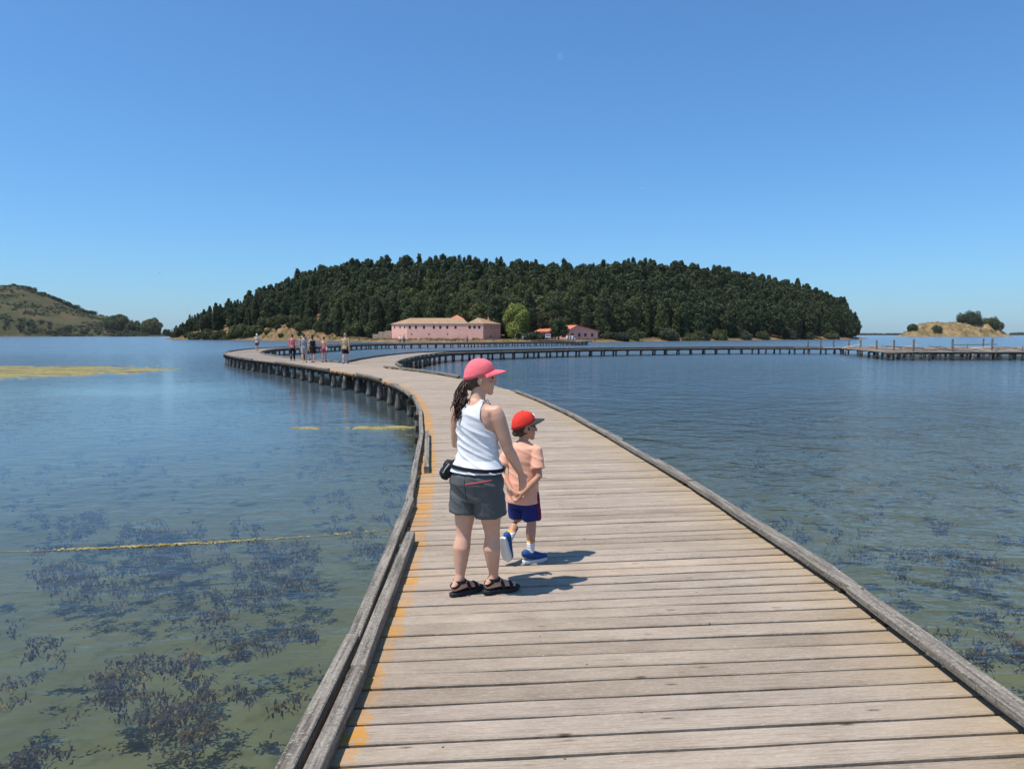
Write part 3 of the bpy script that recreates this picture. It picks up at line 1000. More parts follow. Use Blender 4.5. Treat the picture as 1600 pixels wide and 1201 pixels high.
# ------------------------------------------------------------------ derelict platform on the right
plat = empty('derelict_platform', (50, 85, 0))
tag(plat, 'broken derelict timber platform with standing posts at the right', 'platform')
g = random.Random(5)
def plat_left(y): return 37.9 + (y - 73.5) * 0.245
boards = MB()
y = 73.6
while y < 99:
    x0 = plat_left(y)
    x = x0
    while x < 82:
        l = g.uniform(2.0, 4.2)
        if g.random() < 0.86:
            M = Matrix.Rotation(g.gauss(0, .02), 3, 'Z') @ Matrix.Rotation(g.gauss(0, .016), 3, 'Y') @ Matrix.Rotation(g.gauss(0, .05), 3, 'X')
            boards.box((x + l / 2, y, DECK_Z + g.gauss(0, .02)), (l, 0.19, 0.045), M=M)
        x += l + 0.02
    y += 0.215
child(tag(boards.build('planking', M_PLANK_FAR), kind='stuff'), plat)
for k in range(70):
    yv = g.uniform(75, 98); x = g.uniform(plat_left(yv) + 1, 80)
    l = g.uniform(1.2, 3.2)
    M = Matrix.Rotation(g.uniform(0, 3.1), 3, 'Z') @ Matrix.Rotation(g.gauss(0, .13), 3, 'Y') @ Matrix.Rotation(g.gauss(0, .3), 3, 'X')
    o = MB().box((0, 0, 0), (l, 0.18, 0.04), M=M).build('loose_board', M_PLANK_FAR)
    o.location = (x, yv, DECK_Z + 0.14 + abs(g.gauss(0, .08))); child(o, plat)
PPX = [(1262, 105, 1.0), (1282, 104, 1.0), (1302, 103, 1.0), (1325, 99, 1.05), (1344, 93, 1.05), (1369, 84, 1.05), (1396, 78, 1.15), (1426, 75, 1.25), (1487, 74.5, 1.3), (1511, 92, .55), (1535, 99, 1.2), (1549, 80, 1.3), (1597, 74, .55)]
for px, d, h in PPX:
    mb = MB(); gg = random.Random(px)
    mb.tube([(0, 0, -0.75), (gg.uniform(-.03, .03), 0, .4), (gg.uniform(-.05, .05), gg.uniform(-.04, .04), DECK_Z + h)], [.12, .115, .10 if h > .8 else .05], 8)
    o = mb.build('post', M_PILE); o.location = (at_px(px, d), d, 0); child(o, plat)
for x in np.arange(38.5, 82, 2.1):
    for yv in (74.0, 80, 86, 92, 97.5):
        if x < plat_left(yv): continue
        o = link('pile', g.choice(PILEM)); o.location = (x + g.uniform(-.4, .4), yv + g.uniform(-.2, .2), 0); o.scale = (1.15, 1.15, 1.05); child(o, plat)
for yv in (73.9, 80.1, 86.1, 92.1, 97.4):
    x0 = plat_left(yv)
    x = x0
    while x < 82:
        o = link('edge_beam', beam_mesh(5.0, .14, .16, int(x * 7)), M_BEAM_DK); o.location = (x + 2.5, yv, 0.70); o.rotation_euler = (0, g.gauss(0, .006), R(90)); child(o, plat); x += 5.02
rl = MB().box((0, 0, 0), (4.2, .05, .10)).build('rail', M_BEAM); rl.location = (at_px(1408, 76.5) + .4, 76.6, DECK_Z + .42); rl.rotation_euler = (0, .05, .08); child(rl, plat)
rl = MB().box((0, 0, 0), (6.4, .05, .10)).build('rail', M_BEAM); rl.location = (at_px(1522, 95), 95, DECK_Z + .45); rl.rotation_euler = (0, -.01, .1); child(rl, plat)

# ------------------------------------------------------------------ buildings on the island
def mat_wall(name, col):
    t = NT(name); c = t.coord()
    n1 = t.noise(c, 0.5, 5, 0.65); n2 = t.noise(t.mapping(c, (1, 1, 0.25)), 1.6, 4)
    col1 = t.ramp(n1, [(0.3, tuple(x * .82 for x in col)), (0.7, col)])
    col1 = t.mix(t.fr(n2, 0.55, 0.8), col1, tuple(x * y for x, y in zip(col, (.86, .98, .96))))
    return t.done(t.bsdf(col1, 0.9, 0.15, t.bump(t.noise(c, 6, 3), .3, .02)))


def mat_tiles(name, a, b, c3):
    t = NT(name); c = t.coord()
    n1 = t.noise(c, 0.9, 5, 0.7); n2 = t.noise(c, 5.5, 3, .6)
    f = t.math('ADD', t.math('MULTIPLY', n1, .5), t.math('MULTIPLY', n2, .5))
    col = t.ramp(f, [(0.35, a), (0.5, b), (0.65, c3)])
    w = t.n('TexWave'); w.inputs['Scale'].default_value = 1.6; t.l(c, w.inputs[0])
    return t.done(t.bsdf(col, 0.9, 0.15, t.bump(w.outputs[1], .6, .06)))


M_PINK = mat_wall('pink_render', (0.82, 0.46, 0.37)); M_PINK2 = mat_wall('rose_render', (0.74, 0.38, 0.33))
M_TILE = mat_tiles('old_tiles', (0.22, 0.13, 0.08), (0.34, 0.22, 0.13), (0.46, 0.34, 0.23)); M_TILE2 = mat_tiles('red_tiles', (0.42, 0.12, 0.065), (0.55, 0.18, 0.10), (0.62, 0.25, 0.15))
M_DARKWIN = mat_plain('dark_window', (0.035, 0.03, 0.03), 0.25, 0.5); M_STONE = mat_plain('rubble_stone', (0.42, 0.32, 0.22), 0.95, 0.1, 0.3, 1.5); M_TRIM = mat_plain('eaves_trim', (0.30, 0.17, 0.13))


def wall_run(p0, p1, z0, z1, holes, mat, parent, depth=0.22, winname='window'):
    """vertical wall with real openings; holes: (u0,u1,v0,v1) metres along / above z0; panes set back"""
    p0 = Vector((*p0, 0)); p1 = Vector((*p1, 0)); L = (p1 - p0).length; t = (p1 - p0) / L
    nrm = Vector((t.y, -t.x, 0))
    us = sorted({0.0, L, *[h[0] for h in holes], *[h[1] for h in holes]}); vs = sorted({0.0, z1 - z0, *[h[2] for h in holes], *[h[3] for h in holes]})
    mb = MB()
    P = lambda u, v, d=0: (p0.x + t.x * u - nrm.x * d, p0.y + t.y * u - nrm.y * d, z0 + v)
    for a, b in zip(us, us[1:]):
        for c, d in zip(vs, vs[1:]):
            if any(h[0] <= a and b <= h[1] and h[2] <= c and d <= h[3] for h in holes): continue
            mb.add([P(a, c), P(b, c), P(b, d), P(a, d)], [(0, 1, 2, 3)])
    for h in holes:
        a, b, c, d = h
        for q in (((a, c), (b, c)), ((b, c), (b, d)), ((b, d), (a, d)), ((a, d), (a, c))):
            mb.add([P(*q[0]), P(*q[1]), P(*q[1], depth), P(*q[0], depth)], [(3, 2, 1, 0)])
    child(mb.build('wall', mat), parent)
    for h in holes:
        m2 = MB().add([P(h[0], h[2], depth - .02), P(h[1], h[2], depth - .02), P(h[1], h[3], depth - .02), P(h[0], h[3], depth - .02)], [(0, 1, 2, 3)])
        child(m2.build(winname, M_DARKWIN), parent)


def roof_poly(pts, faces, mat, parent, name='roof', th=0.18):
    n = len(pts)
    v = [Vector(p) for p in pts] + [Vector(p) - Vector((0, 0, th)) for p in pts]
    f = [tuple(q) for q in faces] + [tuple(n + i for i in reversed(q)) for q in faces]
    ed = {}
    for q in faces:
        for a, b in zip(q, list(q[1:]) + [q[0]]): ed[(a, b)] = 1
    for (a, b) in list(ed):
        if (b, a) not in ed: f.append((a, n + a, n + b, b))
    return child(link(name, mesh(name, v, f), mat), parent)


gz = 0.75
def W(px, d): return (at_px(px, d), d)
A0, A1, A2, A3 = W(612.5, 268), W(636.5, 262.5), W(755, 259.5), W(782, 271)
big = empty('long_pink_building', (at_px(700, 262), 262, gz))
tag(big, 'long pink two storey building with pale tiled hipped roof and small windows', 'building')
EZ = gz + 5.75
def ratio_holes(L, fr, w, v0, v1): return [(L * q - w / 2, L * q + w / 2, v0, v1) for q in fr]
Lb = math.dist(A1, A2)
hs = ratio_holes(Lb, [.037, .118, .225, .355, .44, .532, .64, .825, .888, .95], 0.85, 3.9, 5.05) + ratio_holes(Lb, [.06, .29, .535], .5, 1.7, 2.2)
wall_run(A1, A2, gz, EZ, hs, M_PINK, big)
La = math.dist(A0, A1)
wall_run(A0, A1, gz, EZ, ratio_holes(La, [.2, .55, .85], .7, 4.0, 5.0), M_PINK, big)
Lc = math.dist(A2, A3)
wall_run(A2, A3, gz, EZ, ratio_holes(Lc, [.13, .29, .45, .66, .84], .6, 3.9, 5.0) + ratio_holes(Lc, [.42], .7, .2, 1.6), M_PINK, big)
B3 = (A3[0] - 3, A3[1] + 14); B0 = (A0[0] + 2, A0[1] + 12)
wall_run(A3, B3, gz, EZ, [], M_PINK, big); wall_run(B3, B0, gz, EZ, [], M_PINK, big); wall_run(B0, A0, gz, EZ, [], M_PINK, big)
def ov(p, c, k=0.45):
    v = Vector(p) - Vector(c); return tuple(Vector(p) + v.normalized() * k)
cc = ((A0[0] + A3[0]) / 2, 268)
e = [ov(q, cc) for q in (A0, A1, A2, A3, B3, B0)]
r0 = (at_px(641, 269), 270.5, EZ + 2.25); r1 = (at_px(722, 268), 270.5, EZ + 2.25)
# long wing roof and the right hand block roof
mid = W(728, 259.6); midb = (mid[0], 284)
em = ((e[1][0] + (e[2][0] - e[1][0]) * .79), (e[1][1] + (e[2][1] - e[1][1]) * .79))
pts = [(*e[0], EZ), (*e[1], EZ), (*em, EZ), r0, r1, (*e[5], EZ), (em[0], 283, EZ)]
roof_poly(pts, [(0, 1, 3), (1, 2, 4, 3), (0, 3, 5), (3, 4, 6, 5), (2, 6, 4)], M_TILE, big)
ap = (at_px(747, 264), 266.5, EZ + 2.35)
pts = [(em[0] - .3, em[1] - .05, EZ + .05), (*e[2], EZ + .05), (*e[3], EZ + .05), (e[4][0], e[4][1], EZ + .05), (em[0] - .3, 282, EZ + .05), ap, (ap[0] + .4, 275, EZ + 2.35)]
roof_poly(pts, [(0, 1, 5), (1, 2, 6, 5), (2, 3, 6), (3, 4, 6), (4, 0, 5, 6)], M_TILE, big)
tw = empty('rooftop_turret', (0, 0, 0)); bpy.data.objects.remove(tw)
tx, ty = at_px(714.5, 274), 274
roof_poly([(tx - 2.9, ty - 2.4, EZ + 1.9), (tx + 2.9, ty - 2.4, EZ + 1.9), (tx + 2.9, ty + 2.4, EZ + 1.9), (tx - 2.9, ty + 2.4, EZ + 1.9), (tx, ty, EZ + 3.5)], [(0, 1, 4), (1, 2, 4), (2, 3, 4), (3, 0, 4)], M_TILE2, big, 'lantern_roof')
child(MB().box((tx, ty, EZ + .9), (5.0, 4.0, 2.0)).build('lantern_wall', M_PINK2), big)
tx, ty = at_px(763, 270), 270
roof_poly([(tx - .7, ty - .7, EZ + .8), (tx + .7, ty - .7, EZ + .8), (tx + .7, ty + .7, EZ + .8), (tx - .7, ty + .7, EZ + .8), (tx, ty, EZ + 2.9)], [(0, 1, 4), (1, 2, 4), (2, 3, 4), (3, 0, 4)], M_TILE2, big, 'bell_turret')
# low rubble wall at its left
rw = MB()
for k, (a, b, h) in enumerate([(583, 592, 2.0), (592, 602, 2.9), (602, 612, 3.3)]):
    x0, x1 = at_px(a, 270), at_px(b, 270); rw.box(((x0 + x1) / 2, 270 + k * .02, gz + h / 2 - .3), (x1 - x0 - .01, .5, h + .6))
tag(rw.build('rubble_wall', M_STONE), 'low tan rubble wall left of the long pink building', 'wall')

# gabled house at the right
hs_ = empty('gabled_pink_house', (at_px(905, 262), 262, gz))
tag(hs_, 'low rose pink house with wide red tiled gable and four dark windows', 'house')
C0, C1 = W(886, 258), W(934, 262)
Lg = math.dist(C0, C1)
wall_run(C0, C1, gz, gz + 3.1, ratio_holes(Lg, [.17, .39, .59, .81], 1.0, 1.1, 2.35), M_PINK2, hs_)
t_ = (Vector(C1) - Vector(C0)).normalized(); n_ = Vector((-t_.y, t_.x))
bk = 13.0
D0 = Vector(C0) + n_ * bk; D1 = Vector(C1) + n_ * bk
G0 = Vector(C0).lerp(Vector(C1), .30); G1 = G0 + n_ * bk
gh = gz + 5.0
child(MB().add([(*C0, gz + 3.1), (*C1, gz + 3.1), (*G0, gh)], [(0, 1, 2)]).build('gable', M_PINK2), hs_)
wall_run(tuple(D0), C0, gz, gz + 3.1, [(2, 3, 1, 2.3), (6, 7, 1, 2.3)], M_PINK2, hs_); wall_run(C1, tuple(D1), gz, gz + 3.1, [(3, 4, 1, 2.3)], M_PINK2, hs_)
wall_run(tuple(D1), tuple(D0), gz, gz + 3.1, [], M_PINK2, hs_)
f0 = Vector(C0) - t_ * .6 - n_ * .6; f1 = Vector(C1) + t_ * .7 - n_ * .6; fg = G0 - n_ * .6
b0 = D0 - t_ * .6 + n_ * .6; b1 = D1 + t_ * .7 + n_ * .6; bgp = G1 + n_ * .6
roof_poly([(*f0, gz + 3.05), (*fg, gh + .25), (*f1, gz + 3.05), (*b0, gz + 3.05), (*bgp, gh + .25), (*b1, gz + 3.05)], [(0, 1, 4, 3), (1, 2, 5, 4)], M_TILE2, hs_)
h2 = empty('stepped_roof_house', (at_px(860, 272), 272, gz))
tag(h2, 'small house with two stepped red and tan tiled roofs behind the dark tree', 'house')
q0, q1 = W(837, 268), W(884, 268)
wall_run(q0, q1, gz, gz + 3.0, [(2, 3.2, 0.8, 2.2), (5.5, 6.7, .8, 2.2)], M_PINK2, h2)
wall_run((q0[0], 280), q0, gz, gz + 3.0, [], M_PINK2, h2); wall_run(q1, (q1[0], 280), gz, gz + 3.0, [], M_PINK2, h2)
roof_poly([(q0[0] - .6, 267.3, gz + 3), (q1[0] + .6, 267.3, gz + 3), (q1[0] + .6, 274, gz + 4.6), (q0[0] + 3, 274, gz + 4.6), (q0[0] - .6, 280, gz + 3)], [(0, 1, 2, 3), (0, 3, 4)], M_TILE2, h2)
u0, u1 = W(842, 275), W(864, 275)
wall_run((u0[0] + .5, 274.5), (u1[0], 274.5), gz + 2.5, gz + 5.6, [(1, 2, 1.7, 2.8), (3, 4, 1.7, 2.8)], M_TRIM, h2)
roof_poly([(u0[0] - .5, 273.8, gz + 5.5), (u1[0] + .4, 273.8, gz + 5.5), (u1[0] + .4, 281, gz + 7.1), (u0[0] + 4, 279, gz + 7.1), (u0[0] - .5, 283, gz + 5.5)], [(0, 1, 2, 3), (0, 3, 4)], M_TILE, h2, 'upper_roof')

# sign, boat, goal frame, white tent-like cover by the willow
sg = empty('notice_board', (at_px(856, 246), 246, .6)); tag(sg, 'red and white notice board on two legs by the landing', 'sign')
M_WHITE = mat_plain('white_paint', (.78, .78, .76), .6); M_RED = mat_plain('red_paint', (.5, .06, .07), .6); M_BLUEW = mat_plain('blue_print', (.10, .16, .38), .6)
for dx in (-.7, .7): o = MB().box((dx, 0, 1.1), (.1, .1, 2.2)).build('leg', M_BEAM_DK, sg)
MB().box((0, -.08, 1.75), (1.8, .06, 1.5)).build('panel', M_WHITE, sg); MB().box((0, -.125, 2.35), (1.8, .02, .35)).build('header', M_RED, sg); MB().box((0, -.125, 1.7), (1.5, .02, .5)).build('print', M_BLUEW, sg)
def boat(label, loc, rz, col):
    b = empty('rowing_boat', loc, rz); tag(b, label, 'boat')
    v, f = [], []
    n = 9
    for i in range(n):
        u = i / (n - 1); x = -2 + 4 * u; w = .75 * (math.sin(math.pi * (0.12 + .80 * (1 - u))) ** .6) if i < n - 1 else .02; k = .12 * (2 * u - 1) ** 2
        v += [(x, -w, .5 + k), (x, -w * .7, .05 + k * .5), (x, 0, 0), (x, w * .7, .05 + k * .5), (x, w, .5 + k), (x, w * .86, .5 + k), (x, w * .5, .14), (x, 0, .1), (x, -w * .5, .14), (x, -w * .86, .5 + k)]
    for i in range(n - 1):
        for j in range(10):
            k = (j + 1) % 10; f.append((i * 10 + j, i * 10 + k, (i + 1) * 10 + k, (i + 1) * 10 + j))
    f.append(tuple(range(10))); f.append(tuple(reversed(range((n - 1) * 10, n * 10))))
    link('hull', mesh('hull', v, f), mat_plain('boat_paint', col, .5), b)
    for x in (-.8, .4): MB().box((x, 0, .36), (.25, 1.15, .04)).build('thwart', M_BEAM, b)
boat('small pale green rowing boat drawn up by the end of the boardwalk', (at_px(916, 238), 238, .1), .15, (.20, .34, .28))
gf = empty('goal_frame', (at_px(1042, 296), 296, island_h(at_px(1042, 296), 296))); tag(gf, 'plain wooden goal frame on the dry grass', 'goal')
for dx in (-1.8, 1.8): MB().box((dx, 0, 1.1), (.14, .14, 2.2)).build('post', M_BEAM, gf)
MB().box((0, 0, 2.2), (3.76, .12, .14)).build('crossbar', M_BEAM, gf)
sl = empty('white_slide', (at_px(811, 252), 252, .9)); tag(sl, 'white curved cover standing beside the light green tree', 'cover')
v, f = [], []
for i in range(9):
    a = math.pi * i / 8
    for yy in (-1.3, 1.3): v.append((-1.5 * math.cos(a), yy, 2.4 * math.sin(a) ** .8 if 0 < i < 8 else 0))
for i in range(8): f.append((i * 2, i * 2 + 1, i * 2 + 3, i * 2 + 2))
o = link('canopy', mesh('canopy', v, f), M_WHITE, sl); md = o.modifiers.new('s', 'SOLIDIFY'); md.thickness = .05
for dx in (-1.45, 1.45): MB().box((dx, 0, .1), (.1, 2.6, .2)).build('base_rail', M_WHITE, sl)

# ------------------------------------------------------------------ seaweed, algae, rope
CP = math.atan(78 / F)
def GP(px, py, z):
    u = (px - 800) / F; v = -(py - 600.5) / F
    y = math.cos(CP) + v * math.sin(CP); zz = -math.sin(CP) + v * math.cos(CP)
    t = (z - 2.63) / zz
    return u * t, y * t


PATCH = [(270, 840, 62, 11), (55, 895, 55, 11), (95, 905, 40, 8), (225, 908, 95, 18), (190, 930, 60, 12), (365, 930, 72, 32), (330, 955, 50, 16), (430, 880, 62, 20), (470, 905, 40, 12), (120, 957, 22, 6), (360, 998, 52, 17),
         (450, 990, 46, 12), (300, 970, 30, 6), (80, 1010, 20, 6), (60, 1052, 80, 17), (20, 1085, 50, 14), (160, 1070, 72, 20), (260, 1045, 62, 20), (330, 1080, 42, 16), (450, 1050, 52, 14), (395, 1045, 30, 9), (190, 1150, 80, 34),
         (120, 1185, 75, 22), (240, 1105, 40, 14), (320, 1142, 28, 18), (390, 1172, 42, 14), (420, 1115, 32, 12), (385, 1090, 22, 7), (10, 985, 20, 7), (150, 815, 55, 8), (405, 825, 22, 6), (140, 840, 40, 7), (60, 860, 30, 5),
         (1477, 873, 58, 9), (1400, 893, 20, 8), (1520, 910, 48, 12), (1420, 950, 26, 11), (1560, 888, 52, 10), (1580, 970, 32, 9), (1462, 1002, 26, 9), (1525, 1025, 42, 12), (1565, 1065, 28, 13), (1495, 983, 20, 6), (1592, 1020, 22, 9), (1540, 845, 40, 5), (1330, 835, 26, 4), (1260, 830, 20, 3)]
g = random.Random(31)
for k in range(190):
    py = 640 + 260 * g.random() ** 1.1
    px = g.uniform(-60, 640) if g.random() < .72 else g.uniform(1150, 1660)
    PATCH.append((px, py, g.uniform(8, 34), g.uniform(1.2, 4.0) * (1 + (py - 640) / 130)))
wq, wq2 = [], []
for (px, py, rx, ry) in PATCH:
    cx, cy = GP(px, py, -0.12)
    x1, _ = GP(px + rx, py, -0.12); _, y1 = GP(px, py - ry, -0.12)
    ax, ay = abs(x1 - cx), abs(y1 - cy)
    n = int(min(26000, (13000 if cy < 7 else (7000 if cy < 10 else 2200)) * ax * ay + 50))
    nsub = max(3, int(6 * math.sqrt(ax * ay) + 3))
    cl = [(cx + g.uniform(-1, 1) * ax * .8, cy + g.uniform(-1, 1) * ay * .8, g.uniform(.14, .42)) for _ in range(nsub)]
    nt = int(min(1100, (520 if cy < 7 else (330 if cy < 10 else 60)) * ax * ay + 5))
    for _ in range(nt):
        c = g.choice(cl)
        x = c[0] + g.gauss(0, 1) * ax * c[2] * 1.1; y = c[1] + g.gauss(0, 1) * ay * c[2] * 1.2
        if fbm(x * 2.6, y * 2.6, 1.5, 4) < g.uniform(-.2, .1): continue
        z0 = -0.035 - abs(g.gauss(0, .09)); z0 = max(z0, -.42)
        tint = wq if g.random() < .90 else wq2
        for r_ in range(g.randint(10, 18)):
            an = g.uniform(0, 6.28); cv = g.gauss(0, .9); L = g.uniform(.02, .065) * (1 if cy < 10 else 1.8); w = g.uniform(.004, .010) * (1 if cy < 10 else 1.6)
            px_, py_, pz_ = x + g.gauss(0, .035), y + g.gauss(0, .035), max(-.5, min(-.02, z0 + g.gauss(0, .02)))
            for k_ in range(3):
                d_ = an + cv * k_ / 2; ww = w * (1, 1.2, .7)[k_]; w2 = w * (1.2, .7, .15)[k_]
                qx, qy, qz = px_ + math.cos(d_) * L / 3, py_ + math.sin(d_) * L / 3, min(-.012, pz_ + g.gauss(0, .018))
                ux, uy = -math.sin(d_), math.cos(d_)
                tint.append(((px_ - ux * ww, py_ - uy * ww, pz_), (qx - ux * w2, qy - uy * w2, qz), (qx + ux * w2, qy + uy * w2, qz), (px_ + ux * ww, py_ + uy * ww, pz_)))
                px_, py_, pz_ = qx, qy, qz
print('weeds', len(wq), len(wq2))
M_WEED = mat_foliage('brown_weed', (0.095, 0.045, 0.022), (0.18, 0.095, 0.05), (0.30, 0.18, 0.09), 1.2)
M_WEED2 = mat_foliage('rusty_weed', (0.16, 0.09, 0.03), (0.22, 0.15, 0.05), (0.30, 0.27, 0.16), 2.0)
tag(link('seaweed', quads_mesh('seaweed', np.array(wq)), M_WEED), 'ragged dark brown seaweed under the shallow water', 'seaweed', kind='stuff')
tag(link('rusty_seaweed', quads_mesh('rusty_seaweed', np.array(wq2)), M_WEED2), 'rusty yellow flecks among the dark seaweed', 'seaweed', kind='stuff')

M_ALGAE = (lambda t: t.done(t.bsdf(t.mix(t.fr(t.noise(t.mapping(t.coord(), (.5, 1.6, 1)), .35, 5, .65), .50, .62), t.ramp(t.noise(t.coord(), 1.7, 5, .7), [(.3, (.13, .115, .045)), (.5, (.23, .20, .075)), (.7, (.33, .29, .13))]), (.115, .085, .065)), .9, .15)))(NT('algae_mat'))


def algae(name, label, x0, x1, y0, y1, cell, shape, seed):
    """lumpy floating mat: closed slab over the cells where shape(u,v)+noise is positive"""
    nx, ny = int((x1 - x0) / cell), int((y1 - y0) / cell)
    on = {}
    for j in range(ny):
        for i in range(nx):
            x, y = x0 + i * cell, y0 + j * cell
            if shape((x - x0) / (x1 - x0), (y - y0) / (y1 - y0)) + .55 * fbm(x * .28, y * .5, seed, 4) + .35 * fbm(x * 1.5, y * 2.5, seed, 2) > 0: on[(i, j)] = 1
    vid = {}; v = []; f = []
    def vert(i, j):
        if (i, j) not in vid:
            x, y = x0 + i * cell, y0 + j * cell
            ins = all((i - a, j - b) in on for a in (0, 1) for b in (0, 1))
            vid[(i, j)] = len(v); v.append((x + .3 * cell * fbm(x * 3, y * 3, 1, 2), y + .3 * cell * fbm(x * 3, y * 3, 7, 2), (.012 + .03 * abs(fbm(x * 2.0, y * 3.0, 2, 4))) if ins else -.012))
        return vid[(i, j)]
    for (i, j) in on: f.append((vert(i, j), vert(i + 1, j), vert(i + 1, j + 1), vert(i, j + 1)))
    return tag(link(name, mesh(name, v, f, False), M_ALGAE), label, 'algae', kind='stuff')


algae('algae_mat', 'wide yellow green floating algae mat on the left', -64, -25.5, 39.5, 62, .2, lambda u, v: .85 - 2.0 * abs(v - .5 - .10 * (u - .7)) - 3.2 * max(0, u - .80), 3)
algae('algae_patch', 'thin yellow algae drift beside the left arm of the boardwalk', -6.3, -4.5, 19.7, 20.8, .05, lambda u, v: .5 - 1.6 * abs(v - .5) - .9 * abs(u - .45), 5)
algae('algae_patch', 'longer yellow algae drift touching the boardwalk piles', -4.5, -2.55, 19.8, 20.9, .05, lambda u, v: .62 - 1.9 * abs(v - .5) - .5 * abs(u - .6), 8)
# rope with algae caught on it
rp = empty('floating_rope', (-4.0, 8.9, 0)); tag(rp, 'slack rope with yellow algae floating across the near left water', 'rope')
RP = Path([(-9.5, 8.3), (-6.21, 8.61), (-5.34, 8.70), (-4.6, 8.82), (-4.02, 8.94), (-2.89, 9.2), (-1.75, 9.55), (-0.95, 9.8)])
pts = []
for k in range(150):
    p, t = RP.at(RP.L * k / 149); pts.append((p.x, p.y + .02 * fbm(p.x * 2, 0, 1, 3), .004 + .008 * fbm(p.x * 3, 2, 2, 2)))
M_ROPE = mat_plain('pale_rope', (.26, .25, .18), .9)
mb = MB(); mb.tube(pts, [.004] * len(pts), 5); child(mb.build('rope', M_ROPE), rp)
q = []
for k in range(1500):
    u = g.random(); p, t = RP.at(RP.L * u)
    den = math.exp(-((p.x + 4.35) / .95) ** 2) + .025 + .35 * math.exp(-((p.x + 2.3) / .12) ** 2)
    if g.random() > den: continue
    x = p.x + g.gauss(0, .01); y = p.y + g.gauss(0, .013); a = g.gauss(0, .5); L = g.uniform(.015, .05); z = g.uniform(.004, .022); w = g.uniform(.004, .01)
    q.append(((x, y - w, z), (x + L * math.cos(a), y + L * math.sin(a) - w, z), (x + L * math.cos(a), y + L * math.sin(a) + w, z + .004), (x, y + w, z + .004)))
M_YALG = mat_foliage('yellow_algae', (.22, .17, .05), (.30, .25, .09), (.38, .33, .15), 3)
child(tag(link('caught_algae', quads_mesh('caught_algae', np.array(q)), M_YALG), kind='stuff'), rp)

# ------------------------------------------------------------------ people
TMP = bpy.data.scenes.new('remesh_tmp')


def solid(name, shapes, voxel, smooth, mat, parent, folds=0.0, fscale=(9, 9, 4), seed=0.0, iters=None):
    """union of overlapping closed shapes as one continuous smooth surface"""
    mb = MB()
    for v, f in shapes: mb.add(v, f)
    me = mesh(name, mb.v, mb.f)
    bm = bmesh.new(); bm.from_mesh(me); bmesh.ops.recalc_face_normals(bm, faces=bm.faces); bm.to_mesh(me); bm.free()
    o = bpy.data.objects.new(name, me); TMP.collection.objects.link(o)
    m = o.modifiers.new('r', 'REMESH'); m.mode = 'VOXEL'; m.voxel_size = voxel; m.use_smooth_shade = True
    if smooth:
        m = o.modifiers.new('s', 'SMOOTH'); m.factor = 0.5; m.iterations = smooth
    with bpy.context.temp_override(scene=TMP, view_layer=TMP.view_layers[0]):
        dg = bpy.context.evaluated_depsgraph_get()
    out = bpy.data.meshes.new_from_object(o.evaluated_get(dg))
    bpy.data.objects.remove(o); bpy.data.meshes.remove(me)
    if folds:
        n = len(out.vertices)
        co = np.empty(n * 3, np.float32); out.vertices.foreach_get('co', co); co = co.reshape(-1, 3)
        no = np.empty(n * 3, np.float32); out.vertex_normals.foreach_get('vector', no); no = no.reshape(-1, 3)
        for i in range(n):
            p = co[i]
            k = fbm(p[0] * fscale[0] + p[2] * 1.5, p[1] * fscale[1], p[2] * fscale[2] + seed, 2)
            w = mnoise.noise(Vector((p[0] * fscale[0] * .55 + p[2] * 3 + seed, p[1] * fscale[1] * .55, p[2] * fscale[2] * 2.4 + p[0] * 6)))
            k = .65 * k + .8 * max(0.0, .32 - abs(w)) / .32          # creases: thin ridges where the noise crosses zero
            co[i] = p + no[i] * folds * k
        out.vertices.foreach_set('co', co.ravel())
    out.name = name
    out.materials.clear(); out.materials.append(mat)
    out.polygons.foreach_set('use_smooth', [True] * len(out.polygons)); out.update()
    ob = bpy.data.objects.new(name, out); COL.objects.link(ob)
    if parent: ob.parent = parent
    return ob


def trim(o, keep):
    """drop the faces whose centre fails keep(p); then give the sheet a little thickness"""
    bm = bmesh.new(); bm.from_mesh(o.data)
    bmesh.ops.bisect_plane(bm, geom=bm.verts[:] + bm.edges[:] + bm.faces[:], plane_co=(0, 0, .858), plane_no=(0, 0, 1), clear_inner=True)
    bmesh.ops.delete(bm, geom=[f for f in bm.faces if not keep(f.calc_center_median())], context='FACES')
    bm.to_mesh(o.data); bm.free()
    m = o.modifiers.new('t', 'SOLIDIFY'); m.thickness = 0.005; m.offset = -1
    return o


def head_shapes(H, face=True):
    """H: 4x4 head frame, face towards +Y, origin mid-head, unit = adult head of 0.225 m"""
    S = [ellipsoid((0, -.012, .028), (.073, .092, .092), None, 18, 12), ellipsoid((0, .025, -.045), (.056, .062, .058)), ellipsoid((0, .012, -.02), (.066, .07, .07))]
    if face:
        S += [ellipsoid((0, .070, -.088), (.026, .022, .020)), tube([(0, .080, .022), (0, .092, -.002), (0, .104, -.022)], [.010, .012, .014], 8),
              ellipsoid((0, .086, -.052), (.024, .010, .008)), ellipsoid((0, .083, -.064), (.021, .010, .008)), ellipsoid((0, .074, .030), (.055, .016, .012))]
        for sx in (-1, 1):
            S += [ellipsoid((sx * .073, -.012, -.012), (.010, .020, .032), Matrix.Rotation(sx * -.3, 3, 'Z')), ellipsoid((sx * .034, .060, -.030), (.026, .024, .026))]
    return [xf(q, H) for q in S]


